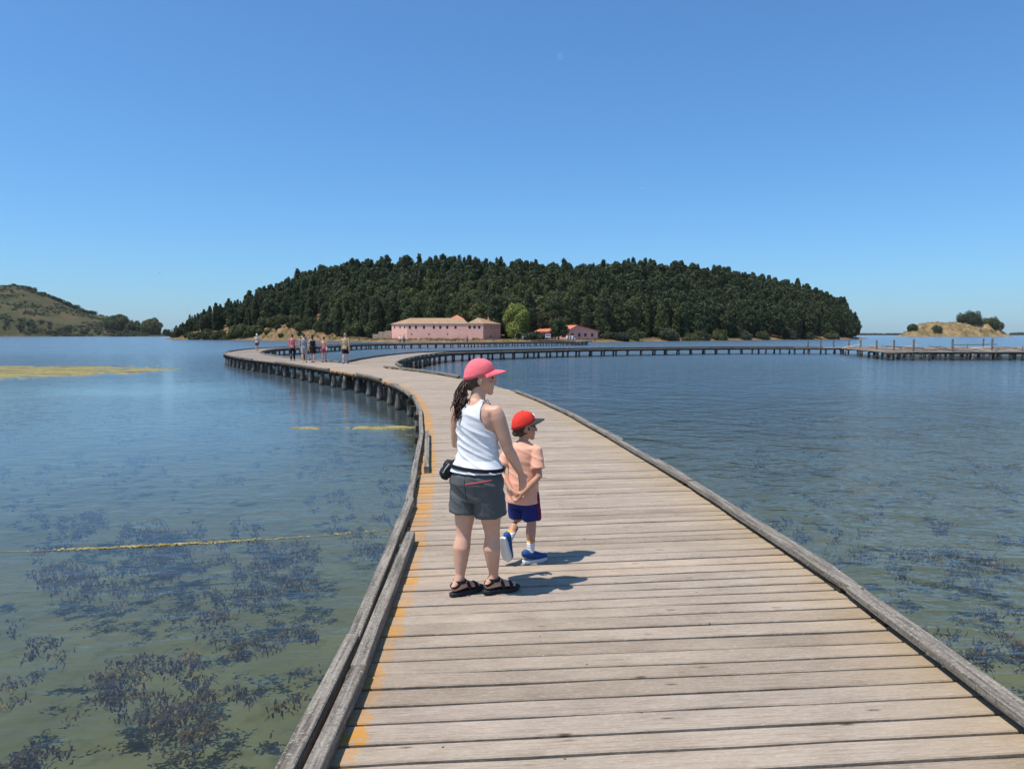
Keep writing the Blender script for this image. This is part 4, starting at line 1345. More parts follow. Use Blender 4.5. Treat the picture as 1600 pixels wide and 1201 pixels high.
def hand_shapes(wrist, d, palm_n, thumb_side, k=1.0, curl=0.5):
    """palm + four unequal bent fingers + thumb; d = direction of the hand, palm_n = the way the palm faces"""
    d = Vector(d).normalized(); n = Vector(palm_n); n = (n - d * n.dot(d)).normalized(); s = d.cross(n) * thumb_side
    w = Vector(wrist)
    S = [tube([w - d * .01 * k, w + d * .035 * k, w + d * .078 * k], [(.023 * k, .016 * k), (.033 * k, .015 * k), (.036 * k, .013 * k)], 12, True, n)]
    for j, (off, L) in enumerate([(.029, .068), (.010, .077), (-.010, .072), (-.028, .055)]):
        b = w + d * .078 * k + s * off * k
        f1 = (d * math.cos(curl * .5) + n * math.sin(curl * .5) + s * (off * 1.5)).normalized(); f2 = (d * math.cos(curl * 1.3) + n * math.sin(curl * 1.3) + s * off).normalized(); f3 = (d * math.cos(curl * 2) + n * math.sin(curl * 2)).normalized()
        p1 = b + f1 * L * .45 * k; p2 = p1 + f2 * L * .32 * k; p3 = p2 + f3 * L * .25 * k
        S.append(tube([b - d * .012 * k, b, p1, p2, p3], [.0095 * k, .0095 * k, .009 * k, .008 * k, .007 * k], 8))
    b = w + d * .022 * k + s * .026 * k
    t1 = (d * .65 + s * .75 + n * .25).normalized(); t2 = (d * .95 + s * .25 + n * .25).normalized()
    S.append(tube([b - s * .01 * k, b, b + t1 * .034 * k, b + t1 * .034 * k + t2 * .03 * k], [.013 * k, .013 * k, .0105 * k, .0085 * k], 8))
    return S


def foot_shapes(ankle, d, k=1.0, sole=Vector((0, 0, -1)), h=.07):
    """bare foot: heel, instep, ball, five toes"""
    d = Vector(d).normalized(); a = Vector(ankle); u = -Vector(sole); s = d.cross(u)
    heel = a - d * .045 * k - u * (h - .03) * k; ball = a + d * .125 * k - u * (h - .018) * k
    S = [tube([a + u * .03 * k, a - d * .01 * k, heel], [.034 * k, .036 * k, .030 * k], 10), tube([heel, a + d * .045 * k - u * (h * .45) * k, ball], [(.031 * k, .028 * k), (.036 * k, .032 * k), (.042 * k, .017 * k)], 12, True, u)]
    for j in range(5):
        o = (-.03 + .015 * j) * k
        S.append(tube([ball + s * o, ball + s * o + d * (.052 - .006 * j) * k - u * .004 * k], [.012 * k, .0095 * k], 7))
    return S


def cap_obj(parent, H, mat, mat_brim, k=1.0, patch=None):
    """six-panel cap: sewn crown, band, curved brim, top button, rear strap opening left plain"""
    v, f = [], []
    n, m = 36, 9
    for i in range(m + 1):
        t = i / m
        for j in range(n):
            a = 2 * math.pi * j / n
            front = math.sin(a)
            rx, ry = .083, .103
            z0 = -.002 + .030 * front
            zz = z0 + (0.112 - z0) * math.sin(t * math.pi / 2) ** 1.0
            c = math.cos(t * math.pi / 2) ** .80 if i < m else 0.02
            seam = (1 - .018 * abs(math.cos(3 * a)) ** 14 * (c > .1)) * (1 + .035 * fbm(3 * math.cos(a), 3 * math.sin(a), 5 * t, 2))
            v.append(H @ Vector((rx * k * c * math.cos(a) * seam, (ry * c * front * seam - .010) * k, zz * k)))
    for i in range(m):
        for j in range(n):
            q = (j + 1) % n; f.append((i * n + j, i * n + q, (i + 1) * n + q, (i + 1) * n + j))
    f.append(tuple(range(m * n, m * n + n)))
    cap = link('cap', mesh('cap', v, f, True), mat, parent)
    md = cap.modifiers.new('s', 'SOLIDIFY'); md.thickness = .005
    v, f = [], []
    nu, nv = 14, 6
    for i in range(nu + 1):
        a = R(18) + R(144) * i / nu
        for j in range(nv + 1):
            t = j / nv
            rr = 1 + t * (.80 * math.sin(a) ** 1.5)
            x = .083 * math.cos(a) * (1 + t * .10); y = .101 * math.sin(a) * rr - .008
            v.append(H @ (Vector((x, y, .026 * math.sin(a) + .004 - .010 * t * t - .75 * x * x * (1.5 + t * 2))) * k))
    for i in range(nu):
        for j in range(nv): f.append((i * (nv + 1) + j, (i + 1) * (nv + 1) + j, (i + 1) * (nv + 1) + j + 1, i * (nv + 1) + j + 1))
    br = link('brim', mesh('brim', v, f, True), mat_brim, cap); md = br.modifiers.new('s', 'SOLIDIFY'); md.thickness = .006
    b = ellipsoid((0, -.010 * k, .113 * k), (.009 * k, .009 * k, .006 * k)); link('button', mesh('button', *xf(b, H), True), mat, cap)
    if patch: 
        pv = []
        for (a, z) in [(70, .045), (92, .043), (110, .047), (112, .066), (100, .080), (84, .074), (72, .068)]:
            t = math.asin((z - .028) / .10) / (math.pi / 2); c = math.cos(t * math.pi / 2) ** .80
            pv.append(H @ (Vector((.0855 * c * math.cos(R(a)), .1055 * c * math.sin(R(a)) - .0095, z)) * k))
        e = link('emblem', mesh('emblem', pv, [tuple(range(len(pv)))]), patch, cap); md = e.modifiers.new('s', 'SOLIDIFY'); md.thickness = .003
    return cap


def sub(cloth, skin_parts, parent): pass


M_SKIN = mat_skin('skin', (0.62, 0.365, 0.255)); M_SKIN2 = mat_skin('tanned_skin', (0.50, 0.27, 0.18)); M_HAIR = mat_plain('dark_hair', (.06, .033, .021), .55, .35, .4, 40); M_EYE = mat_plain('eye', (.02, .015, .012), .2, .5)
M_BLACK = mat_cloth('black_cloth', (.018, .018, .02)); M_SOLE = mat_plain('rubber', (.03, .03, .032), .8, .2)

# ---- the woman in the white tank top
PS = R(30)
wo = empty('person', (-0.235, 4.87, DECK_Z), -PS)
tag(wo, 'woman in pink cap, white tank top and grey shorts walking with her back to us', 'person')
TR = [(.70, 0, -.005, .150, .105), (.76, 0, -.012, .172, .122), (.82, 0, -.014, .176, .128), (.88, 0, -.008, .160, .115), (.94, 0, 0, .143, .103), (1.00, 0, .004, .135, .100), (1.06, 0, .006, .138, .103), (1.13, 0, .006, .146, .108), (1.19, 0, .0, .150, .106), (1.245, 0, -.006, .148, .094), (1.285, 0, -.010, .125, .078), (1.315, 0, -.010, .085, .064), (1.345, 0, -.006, .056, .055)]
HW_ = Matrix.Translation((.012, .028, 1.482)) @ Matrix.Rotation(R(-52), 4, 'Z') @ Matrix.Rotation(R(-4), 4, 'X')
arms = [((.152, -.006, 1.262), (.215, .045, 1.015), (.245, .165, .835)), ((-.152, -.006, 1.262), (-.205, .05, 1.02), (-.10, .225, 1.00))]
body = [zloft(TR, 28), tube([(0, -.012, 1.30), (.004, .004, 1.37), (.010, .014, 1.43)], [.058, .050, .050], 14)] + head_shapes(HW_)
for (a, b, c) in arms:
    a, b, c = Vector(a), Vector(b), Vector(c)
    body += [tube([a, a.lerp(b, .15), a.lerp(b, .4), a.lerp(b, .75), b, b.lerp(c, .25), b.lerp(c, .7), c], [.050, .053, .050, .044, .038, .040, .031, .023], 16), ellipsoid(a.lerp(Vector((0, -.01, 1.275)), .30), (.075, .055, .045)), ellipsoid(a.lerp(Vector((0, -.01, 1.30)), .62), (.07, .05, .032))]
body += hand_shapes(arms[0][2], (.05, .30, -.95), (-.9, .3, 0), 1, .96, .42) + hand_shapes(arms[1][2], (.7, .6, .1), (.2, -.3, -.9), -1, .96, .8)
LEGS = [((-.085, -.01, .76), (-.090, -.035, .435), (-.092, -.085, .105), R(22)), ((.085, -.01, .76), (.092, .040, .435), (.090, .065, .105), R(38))]
for (h, k_, a, fy) in LEGS:
    h, k_, a = Vector(h), Vector(k_), Vector(a)
    back = Vector((0, -1, 0))
    body += [tube([h, h.lerp(k_, .35), h.lerp(k_, .75), k_, k_.lerp(a, .12), k_.lerp(a, .34) + back * .012, k_.lerp(a, .62) + back * .006, k_.lerp(a, .88), a], [.094, .086, .067, .054, .053, .061, .047, .032, .033], 16)]
    body += foot_shapes(a, (math.sin(fy), math.cos(fy), 0), .94, h=.075)
wbody = solid('body', body, .0052, 9, M_SKIN, wo)
for sx in (-1, 1): link('eye', mesh('eye', *xf(ellipsoid((sx * .031, .077, .012), (.013, .008, .006)), HW_), True), M_EYE, wo)
M_TANK = mat_cloth('white_ribbed_cotton', (.72, .72, .73), .9); M_GREYS = mat_cloth('grey_shorts_cloth', (.088, .093, .094), .8); M_PINKC = mat_cloth('pink_cap_cloth', (.84, .16, .185), .85)
tr = [(z, x, y, rx + .010, ry + .010) for z, x, y, rx, ry in TR if z > .8]
tr[0] = (.82, 0, -.014, .207, .157); tr[1] = (.88, 0, -.008, .190, .143)
tank = solid('tank_top', [zloft(tr, 32)], .0045, 4, M_TANK, wo, .009, (6, 6, 5.5), 3.0)
def keep_tank(p):
    w = interp(p.z, [(1.10, .30), (1.125, .150), (1.16, .112), (1.21, .088), (1.26, .078), (1.32, .072), (1.4, .07)])
    if p.y > 0: w += .015
    neck = (p.x / .055) ** 2 + ((p.z - 1.36) / .055) ** 2 < 1 if p.y < 0 else (p.x / .07) ** 2 + ((p.z - 1.36) / .16) ** 2 < 1
    return abs(p.x) < w and not neck and p.z < 1.345
trim(tank, keep_tank)
sh = [zloft([(.66, 0, -.004, .172, .122), (.72, 0, -.010, .192, .134), (.78, 0, -.016, .200, .145), (.83, 0, -.015, .190, .138), (.862, 0, -.012, .172, .124)], 30)]
for (h, k_, a, fy) in LEGS:
    h, k_ = Vector(h), Vector(k_); sh.append(tube([h + Vector((0, 0, -.01)), h.lerp(k_, .25), h.lerp(k_, .60)], [.104, .110, .109], 18, False))
shorts = solid('shorts', sh, .006, 3, M_GREYS, wo, .007, (9, 9, 6), 8.0)
def on_surface(obj, x, z, lift=.003):
    bvh = BVHTree.FromPolygons([v.co for v in obj.data.vertices], [p.vertices for p in obj.data.polygons])
    hit = bvh.ray_cast(Vector((x, -1, z)), Vector((0, 1, 0)))
    return (hit[0] + hit[1] * lift) if hit[0] else Vector((x, -.13, z))
zp = [on_surface(shorts, x, .795 + .028 * (x - .03) / .14, .001) for x in np.linspace(.012, .165, 12)]
z_ = link('pocket_zip', mesh('pocket_zip', *tube(zp, [.0035] * 12, 6), True), mat_plain('red_zip', (.60, .06, .07), .6), shorts)
sm = [on_surface(shorts, .0, z, .0) for z in np.linspace(.66, .86, 10)]
link('seam', mesh('seam', *tube(sm, [.002] * 10, 5), True), M_BLACK, shorts)
belt = []
for j in range(48):
    a = 2 * math.pi * j / 48; belt.append((.196 * math.cos(a), .148 * math.sin(a) - .008, .890 - .012 * math.cos(a)))
bm_ = MB()
for j in range(48):
    p, q = Vector(belt[j]), Vector(belt[(j + 1) % 48])
    o_ = Vector((p.x, p.y * 1.6, 0)).normalized() * .004; o2 = Vector((q.x, q.y * 1.6, 0)).normalized() * .004; u = Vector((0, 0, .013))
    bm_.add([p - u, q - u, q + u, p + u, p - u + o_, q - u + o2, q + u + o2, p + u + o_], [(4, 5, 6, 7), (3, 7, 6, 2), (0, 1, 5, 4), (1, 0, 3, 2)])
bp = empty('waist_bag', (0, 0, 0)); bpy.data.objects.remove(bp)
wb_ = bm_.build('belt', M_BLACK, wo)
pouch = solid('waist_pouch', [ellipsoid((-.185, -.070, .865), (.045, .060, .062), Matrix.Rotation(.5, 3, 'Z')), ellipsoid((-.205, -.085, .835), (.038, .045, .045))], .007, 3, mat_cloth('black_nylon', (.016, .016, .018), .55), wo, .006, (20, 20, 20), 2)
link('buckle', mesh('buckle', *tube([(-.150, -.122, .905), (-.175, -.125, .875), (-.19, -.135, .845)], [.005, .006, .004], 6), True), mat_plain('grey_clip', (.35, .35, .36), .4, .5), pouch)
cap_obj(wo, HW_ @ Matrix.Translation((0, -.004, .022)) @ Matrix.Rotation(R(5), 4, 'X'), M_PINKC, M_PINKC, 1.03)
hair = [xf(ellipsoid((0, -.034, -.012), (.074, .074, .062)), HW_), xf(ellipsoid((0, -.075, -.035), (.050, .040, .050)), HW_)]
hr = solid('hair', hair, .008, 2, M_HAIR, wo, .008, (40, 40, 12), 1)
g = random.Random(77)
st = MB()
root = HW_ @ Vector((0, -.108, -.035))
for k in range(190):
    L = g.uniform(.16, .27); a0 = g.uniform(0, 6.28); spr = g.random() ** .7
    o0 = Vector((g.gauss(0, .009), g.gauss(0, .009), g.gauss(0, .010)))
    out = Vector((-.012 + .040 * spr * math.cos(a0), -.045 + .026 * spr * math.sin(a0), 0))
    pts = []
    for i in range(9):
        t = i / 8
        p = root + o0 + out * (1 - (1 - t) ** 1.8) * .95 + Vector((0, 0, -L * t ** 1.15 + .012 * math.sin(3.14 * t)))
        wv = .017 * t * (1.5 if spr > .7 else .9)
        p += Vector((wv * math.sin(t * 13 + a0 * 3), wv * math.cos(t * 11 + a0 * 2), 0)); pts.append(p)
    st.tube(pts, [.0042, .0048, .0048, .0045, .0042, .0038, .0032, .0025, .0012], 4)
link('ponytail', mesh('ponytail', st.v, st.f, True), M_HAIR, wo)
M_STRAP = mat_cloth('sandal_strap', (.022, .020, .020), .7)


def sole_mesh(ankle, d, k, zb, th, name, mat, parent, w=1.0):
    d = Vector(d).normalized(); s = Vector((d.y, -d.x, 0)); a = Vector((ankle[0], ankle[1], 0))
    out = [(-.085, .0), (-.075, .024), (-.045, .034), (.0, .034), (.05, .036), (.10, .046), (.145, .046), (.18, .034), (.198, .008), (.19, -.018), (.155, -.042), (.10, -.044), (.05, -.034), (.0, -.031), (-.045, -.032), (-.075, -.022)]
    v = []
    for z, g_ in ((zb, .94), (zb + .006, 1.0), (zb + th - .004, 1.02), (zb + th, .97)):
        for (p, q) in out: v.append(a + d * p * k * g_ + s * q * k * g_ * w + Vector((0, 0, z + (.012 * max(0, (p - .12) / .08) if p > .12 else 0))))
    n = len(out); f = []
    for i in range(3):
        for j in range(n): f.append((i * n + j, i * n + (j + 1) % n, (i + 1) * n + (j + 1) % n, (i + 1) * n + j))
    f.append(tuple(range(n))); f.append(tuple(reversed(range(3 * n, 4 * n))))
    return link(name, mesh(name, v, f), mat, parent)


def band(c, ax, ra, rb, w, th, mat, parent, name='strap', up=Vector((0, 0, 1))):
    """closed strap loop round an axis"""
    ax = Vector(ax).normalized(); u, v2 = frame(ax, up); mb = MB(); c = Vector(c); n = 22
    P = []
    for j in range(n):
        an = 2 * math.pi * j / n; r = u * math.cos(an) * ra + v2 * math.sin(an) * rb; nn = r.normalized() * th
        P.append((c + r - ax * w, c + r + ax * w, c + r + ax * w + nn, c + r - ax * w + nn))
    for j in range(n):
        p, q = P[j], P[(j + 1) % n]; mb.add([*p, *q], [(0, 4, 5, 1), (1, 5, 6, 2), (2, 6, 7, 3), (3, 7, 4, 0)])
    return mb.build(name, mat, parent)


for (h, k_, a, fy) in LEGS:
    d = Vector((math.sin(fy), math.cos(fy), 0)); a = Vector(a)
    sd = empty('sandal', (0, 0, 0)); sd.parent = wo
    sole_mesh(a, d, .96, 0.0, .030, 'sole', M_SOLE, sd)
    band(a + Vector((0, 0, -.005)), (0, 0, 1), .040, .040, .011, .004, M_STRAP, sd, 'ankle_strap', Vector((0, 1, 0)))
    band(a + d * .055 - Vector((0, 0, .050)), d + Vector((0, 0, .25)), .041, .040, .011, .004, M_STRAP, sd, 'instep_strap')
    band(a + d * .115 - Vector((0, 0, .062)), d + Vector((0, 0, .1)), .046, .028, .012, .004, M_STRAP, sd, 'toe_strap')
    band(a - d * .035 - Vector((0, 0, .025)), Vector((0, 0, 1)) - d * .5, .034, .034, .009, .004, M_STRAP, sd, 'heel_strap', Vector((0, 1, 0)))

# ---- the boy in the red cap
PB = R(24)
bo = empty('person', (0.085, 5.58, DECK_Z), -PB)
tag(bo, 'small boy in red cap, peach shirt and blue shorts with hands clasped behind him', 'person')
TB = [(.50, 0, 0, .100, .078), (.56, 0, -.004, .110, .086), (.62, 0, 0, .105, .080), (.70, 0, .004, .102, .077), (.78, 0, .002, .108, .080), (.85, 0, -.002, .112, .078), (.90, 0, -.006, .104, .066), (.93, 0, -.006, .075, .052), (.955, 0, -.004, .044, .042)]
HB = Matrix.Translation((.010, .014, 1.062)) @ Matrix.Rotation(R(-50), 4, 'Z') @ Matrix.Rotation(R(-3), 4, 'X') @ Matrix.Scale(.91, 4)
barms = [((.112, -.004, .885), (.158, -.055, .700), (.050, -.128, .572)), ((-.112, -.004, .885), (-.160, -.050, .705), (-.045, -.125, .590))]
body = [zloft(TB, 24), tube([(0, -.006, .92), (.004, .004, .97), (.008, .008, 1.01)], [.042, .037, .037], 12)] + head_shapes(HB)
for (a, b, c) in barms:
    a, b, c = Vector(a), Vector(b), Vector(c)
    body.append(tube([a, a.lerp(b, .4), b, b.lerp(c, .35), c], [.036, .032, .027, .027, .019], 12))
body += hand_shapes(barms[0][2], (-.75, -.15, -.6), (-.2, -.8, .3), 1, .72, .7) + hand_shapes(barms[1][2], (.8, -.25, -.5), (.1, .8, .2), -1, .72, .7)
BL = [((-.058, 0, .53), (-.066, .040, .315), (-.075, -.115, .185)), ((.058, 0, .53), (.066, .018, .310), (.066, .0, .085))]
for (h, k_, a) in BL:
    h, k_, a = Vector(h), Vector(k_), Vector(a)
    bk_ = Vector((0, -.008, 0))
    body.append(tube([h, h.lerp(k_, .5), k_, k_.lerp(a, .3) + bk_, k_.lerp(a, .7), a], [.060, .052, .038, .040, .029, .024], 14))
bfd = [Vector((.10, .25, -.96)).normalized(), Vector((math.sin(R(40)), math.cos(R(40)), 0))]
body += [tube([Vector(BL[0][2]), Vector(BL[0][2]) + bfd[0] * .13], [.026, .02], 8), tube([Vector(BL[1][2]) - Vector((0, 0, .03)), Vector(BL[1][2]) - Vector((0, 0, .045)) + bfd[1] * .11], [.026, .02], 8)]
solid('body', body, .0052, 4, M_SKIN2, bo)
for sx in (-1, 1): link('eye', mesh('eye', *xf(ellipsoid((sx * .031, .077, .012), (.013, .008, .007)), HB), True), M_EYE, bo)
M_PEACH = mat_cloth('peach_cotton', (.78, .40, .27), .9); M_NAVY = mat_cloth('blue_sport_cloth', (.012, .022, .14), .6); M_MAROON = mat_cloth('maroon_cloth', (.16, .012, .06), .6)
ts = [zloft([(z, x, y, rx + .016, ry + .016) for z, x, y, rx, ry in TB if z < .935][0:0] + [(.475, 0, -.004, .132, .106), (.56, 0, -.004, .130, .104), (.66, 0, 0, .122, .097), (.76, 0, .002, .122, .094), (.85, 0, -.002, .124, .090), (.905, 0, -.006, .112, .076), (.94, 0, -.006, .062, .052), (.956, 0, -.004, .043, .042)], 28)]
for (a, b, c) in barms:
    a, b = Vector(a), Vector(b); ts.append(tube([a + Vector((-.03 if a.x > 0 else .03, 0, .015)), a, a.lerp(b, .35), a.lerp(b, .72)], [.045, .050, .050, .052], 14, False))
solid('shirt', ts, .006, 3, M_PEACH, bo, .0045, (7, 7, 7), 4.0)
bs = [zloft([(.44, 0, -.002, .116, .092), (.50, 0, -.002, .120, .096), (.56, 0, -.002, .116, .092)], 24)]
for (h, k_, a) in BL:
    h, k_ = Vector(h), Vector(k_); bs.append(tube([h, h.lerp(k_, .4), h.lerp(k_, .86)], [.066, .070, .071], 16, False))
bsh = solid('shorts', bs, .006, 3, M_NAVY, bo, .008, (16, 16, 5), 6.0)
h, k_ = Vector(BL[1][0]), Vector(BL[1][1])
sp_ = [Vector((.116, -.01, .545)), Vector((.121, -.008, .47)), Vector((.128, -.004, .41)), Vector((.129, 0, .365))]
link('side_panel', mesh('side_panel', *tube(sp_, [(.028, .009)] * 4, 10, True, Vector((0, 1, 0))), True), M_MAROON, bsh)
M_RED2 = mat_cloth('red_cap_cloth', (.72, .045, .03), .85); M_DKGREY = mat_cloth('charcoal_brim', (.05, .05, .055), .85)
cap_obj(bo, HB @ Matrix.Translation((0, -.004, .024)) @ Matrix.Rotation(R(8), 4, 'X'), M_RED2, M_DKGREY, 1.04, M_WHITE)
solid('hair', [xf(ellipsoid((0, -.026, .004), (.077, .084, .086)), HB), xf(ellipsoid((0, -.08, -.055), (.040, .024, .030)), HB)], .007, 2, mat_plain('brown_hair', (.045, .026, .017), .5, .4, .4, 40), bo, .008, (50, 50, 20), 1)


def mat_sock():
    t = NT('striped_sock'); c = t.coord('Generated'); z = t.sep(c)[2]
    fr = t.math('FRACT', t.math('MULTIPLY', z, 6.5))
    col = t.ramp(fr, [(0, (.80, .78, .76)), (.42, (.80, .78, .76)), (.45, (.16, .16, .32)), (.60, (.16, .16, .32)), (.63, (.80, .78, .76)), (.80, (.70, .30, .18)), (.90, (.80, .78, .76))], 'CONSTANT')
    col = t.mix(t.math('GREATER_THAN', z, .87), col, (.75, .38, .05))
    return t.done(t.bsdf(col, .9, .1))


M_SOCK = mat_sock(); M_SHOE = mat_cloth('blue_shoe', (.018, .07, .22), .6); M_SHSOLE = mat_plain('pale_sole', (.62, .62, .58), .7)
for i, (h, k_, a) in enumerate(BL):
    k_, a = Vector(k_), Vector(a)
    top = a.lerp(k_, .42) if i == 0 else a.lerp(k_, .42)
    link('sock', mesh('sock', *tube([top, top.lerp(a, .5), a, a + (a - top).normalized() * .03], [.0335, .031, .030, .030], 16, False), True), M_SOCK, bo)
    d = bfd[i]; up = Vector((0, 0, 1)) if i == 1 else Vector((.05, .97, .25)).normalized()
    up = (up - d * up.dot(d)).normalized(); s = d.cross(up)
    base = a - up * .042 if i == 1 else a - up * .030 - d * .0
    if i == 1: base = Vector((a.x, a.y, .047))
    heel = base - d * .045
    shs = [tube([heel + up * .030, heel + up * .020 + d * .05, base + d * .06 + up * .004, base + d * .115 - up * .006], [(.032, .034), (.035, .036), (.038, .028), (.034, .020)], 14, True, up)]
    shoe = solid('shoe', shs, .005, 2, M_SHOE, bo)
    v = []
    out = [(-.072, 0), (-.062, .024), (-.02, .032), (.04, .034), (.09, .040), (.13, .030), (.148, 0), (.13, -.030), (.09, -.040), (.04, -.034), (.02, -.032), (-.062, -.024)]
    for hh, g_ in ((-.047, .96), (-.043, 1.0), (-.026, 1.0), (-.020, .96)):
        for (p, q) in out: v.append(base + d * (p * g_) + s * (q * g_) + up * (hh + (.006 if p > .12 else 0)))
    n = len(out); f = [(r_ * n + j, r_ * n + (j + 1) % n, (r_ + 1) * n + (j + 1) % n, (r_ + 1) * n + j) for r_ in range(3) for j in range(n)]
    f += [tuple(reversed(range(n))), tuple(range(3 * n, 4 * n))]
    link('sole', mesh('sole', v, f), M_SHSOLE, shoe)

# ---- people farther off
def mid_person(label, loc, yaw, H=1.72, top=None, bottom='shorts', bcol=(.02, .02, .02), tcol=(.5, .5, .5), hair=(.03, .02, .015), stride=.12, phase=1, female=False, bag=None, cap=None, armpose=0, vox=.016, skin=None, bare=False, group=None, shoes=(.1, .1, .1), long_hair=False):
    k = H / 1.72
    p = empty('person', loc, yaw); p.scale = (k, k, k); tag(p, label, 'person', group)
    sk = skin or M_SKIN
    w = .90 if female else 1.0
    T = [(.80, 0, 0, .15, .105), (.90, 0, -.01, .165 if female else .155, .115), (1.0, 0, 0, .135 * w, .098), (1.12, 0, 0, .145 * w, .105), (1.25, 0, 0, .165 * w, .112), (1.36, 0, -.01, .165 * w, .095), (1.42, 0, -.012, .12 * w, .075), (1.46, 0, -.01, .06, .055)]
    Hm = Matrix.Translation((0, .02, 1.61))
    B = [zloft(T, 18), tube([(0, -.01, 1.42), (0, .008, 1.52)], [.055, .05], 10)] + head_shapes(Hm, vox < .02)
    sh_ = .185 * w
    A = []
    for sx in (-1, 1):
        f_ = -sx * phase * stride
        if armpose == 1 and sx == 1: A.append(((sx * sh_, -.01, 1.385), (sx * (sh_ + .07), -.06, 1.12), (sx * .06, .16, 1.05)))
        elif armpose == 2: A.append(((sx * sh_, -.01, 1.385), (sx * (sh_ + .05), .02, 1.10), (sx * .08, .22, 1.15)))
        else: A.append(((sx * sh_, -.01, 1.385), (sx * (sh_ + .045), f_ * .5 - .02, 1.10), (sx * (sh_ + .04), f_ + .05, .86)))
    for (a, b, c) in A:
        a, b, c = Vector(a), Vector(b), Vector(c)
        B.append(tube([a, a.lerp(b, .5), b, b.lerp(c, .35), c], [.052 * w, .044 * w, .036 * w, .037 * w, .025], 10)); B += hand_shapes(c, (c - b), (-a.x, .2, 0), 1 if a.x > 0 else -1, 1.0, .5)
    Lg = []
    for sx in (-1, 1):
        f_ = sx * phase * stride
        Lg.append((Vector((sx * .09, 0, .86)), Vector((sx * .09, f_ * .6 + .02, .48)), Vector((sx * .088, f_ - (.03 if f_ < 0 else 0), .085))))
    for (h, q, a) in Lg:
        B.append(tube([h, h.lerp(q, .5), q, q.lerp(a, .32) + Vector((0, -.012, 0)), q.lerp(a, .7), a], [.092, .076, .056, .058, .040, .034], 12)); B += foot_shapes(a, (.08 * (1 if h.x > 0 else -1), 1, 0), 1.05, h=.075)
    solid('body', B, vox, 2, sk, p)
    tm = mat_cloth('shirt_cloth', tcol); bmt = mat_cloth('lower_cloth', bcol)
    if not bare:
        S = [zloft([(z, x, y, rx + .018, ry + .018) for z, x, y, rx, ry in ([(.82, 0, -.005, .160, .112)] + T[1:7] if top != 'tank' else [(.86, 0, -.005, .160, .112)] + T[1:6])], 18)]
        if top == 'tee':
            for (a, b, c) in A: a, b = Vector(a), Vector(b); S.append(tube([a + Vector((-.04 if a.x > 0 else .04, 0, .02)), a, a.lerp(b, .6)], [.06, .066, .068], 10, False))
        solid('shirt', S, vox, 2, tm, p, .01, (9, 9, 8), 2)
    else:
        solid('bikini_top', [zloft([(1.22, 0, 0, .172 * w, .120), (1.29, 0, 0, .176 * w, .120)], 18)], vox, 1, tm, p)
    Bt = [zloft([(.78, 0, 0, .165, .12), (.90, 0, -.01, .178, .128), (.98, 0, -.004, .158, .115)], 18)]
    if bottom == 'dress': Bt = [zloft([(.56, 0, 0, .21, .17), (.75, 0, 0, .195, .145), (.92, 0, -.01, .180, .13), (1.02, 0, 0, .15, .11)], 18)]
    else:
        e_ = {'shorts': .72, 'short': .45, 'trousers': 1.9}[bottom]
        for (h, q, a) in Lg:
            if bottom == 'trousers': Bt.append(tube([h, h.lerp(q, .5), q, q.lerp(a, .5), q.lerp(a, .96)], [.102, .088, .070, .066, .058], 12, False))
            else: Bt.append(tube([h, h.lerp(q, .4), h.lerp(q, e_)], [.102, .098, .096], 12, False))
    solid('dress' if bottom == 'dress' else ('trousers' if bottom == 'trousers' else 'shorts'), Bt, vox, 2, bmt, p, .008, (9, 9, 5), 3)
    sm_ = mat_plain('shoe_leather', shoes, .7)
    for (h, q, a) in Lg:
        solid('shoe', [tube([(a.x, a.y - .05, .045), (a.x, a.y + .06, .05), (a.x, a.y + .15, .035)], [(.042, .045), (.046, .048), (.042, .034)], 10, True)], max(.012, vox * .8), 1, sm_, p)
    hm = mat_plain('hair', hair, .55, .35, .3, 30)
    if cap:
        cap_obj(p, Hm @ Matrix.Translation((0, 0, .02)), mat_cloth('cap_cloth', cap), mat_cloth('cap_cloth', cap), 1.06)
        solid('hair', [xf(ellipsoid((0, -.03, .0), (.077, .082, .08)), Hm)], vox, 1, hm, p)
    else:
        S = [xf(ellipsoid((0, -.026, .036), (.082, .096, .096)), Hm)]
        if long_hair: S += [xf(tube([(0, -.08, .0), (0, -.10, -.1), (0, -.10, -.19)], [(.06, .035), (.065, .03), (.04, .02)], 10), Hm)]
        solid('hair', S, vox, 2, hm, p, .006, (40, 40, 20), 1)
    if bag:
        bmx = mat_cloth('bag_cloth', bag)
        bg_ = solid('shoulder_bag', [zloft([(.80, .20, -.02, .05, .11), (.90, .21, -.02, .06, .13), (1.0, .20, -.02, .045, .12)], 14)], vox, 2, bmx, p)
        link('bag_strap', mesh('bag_strap', *tube([(.19, -.09, .99), (.02, -.135, 1.22), (-.12, -.06, 1.425), (-.08, .08, 1.36), (.1, .13, 1.15), (.2, .06, .99)], [.012] * 6, 6), True), bmx, bg_)
    return p


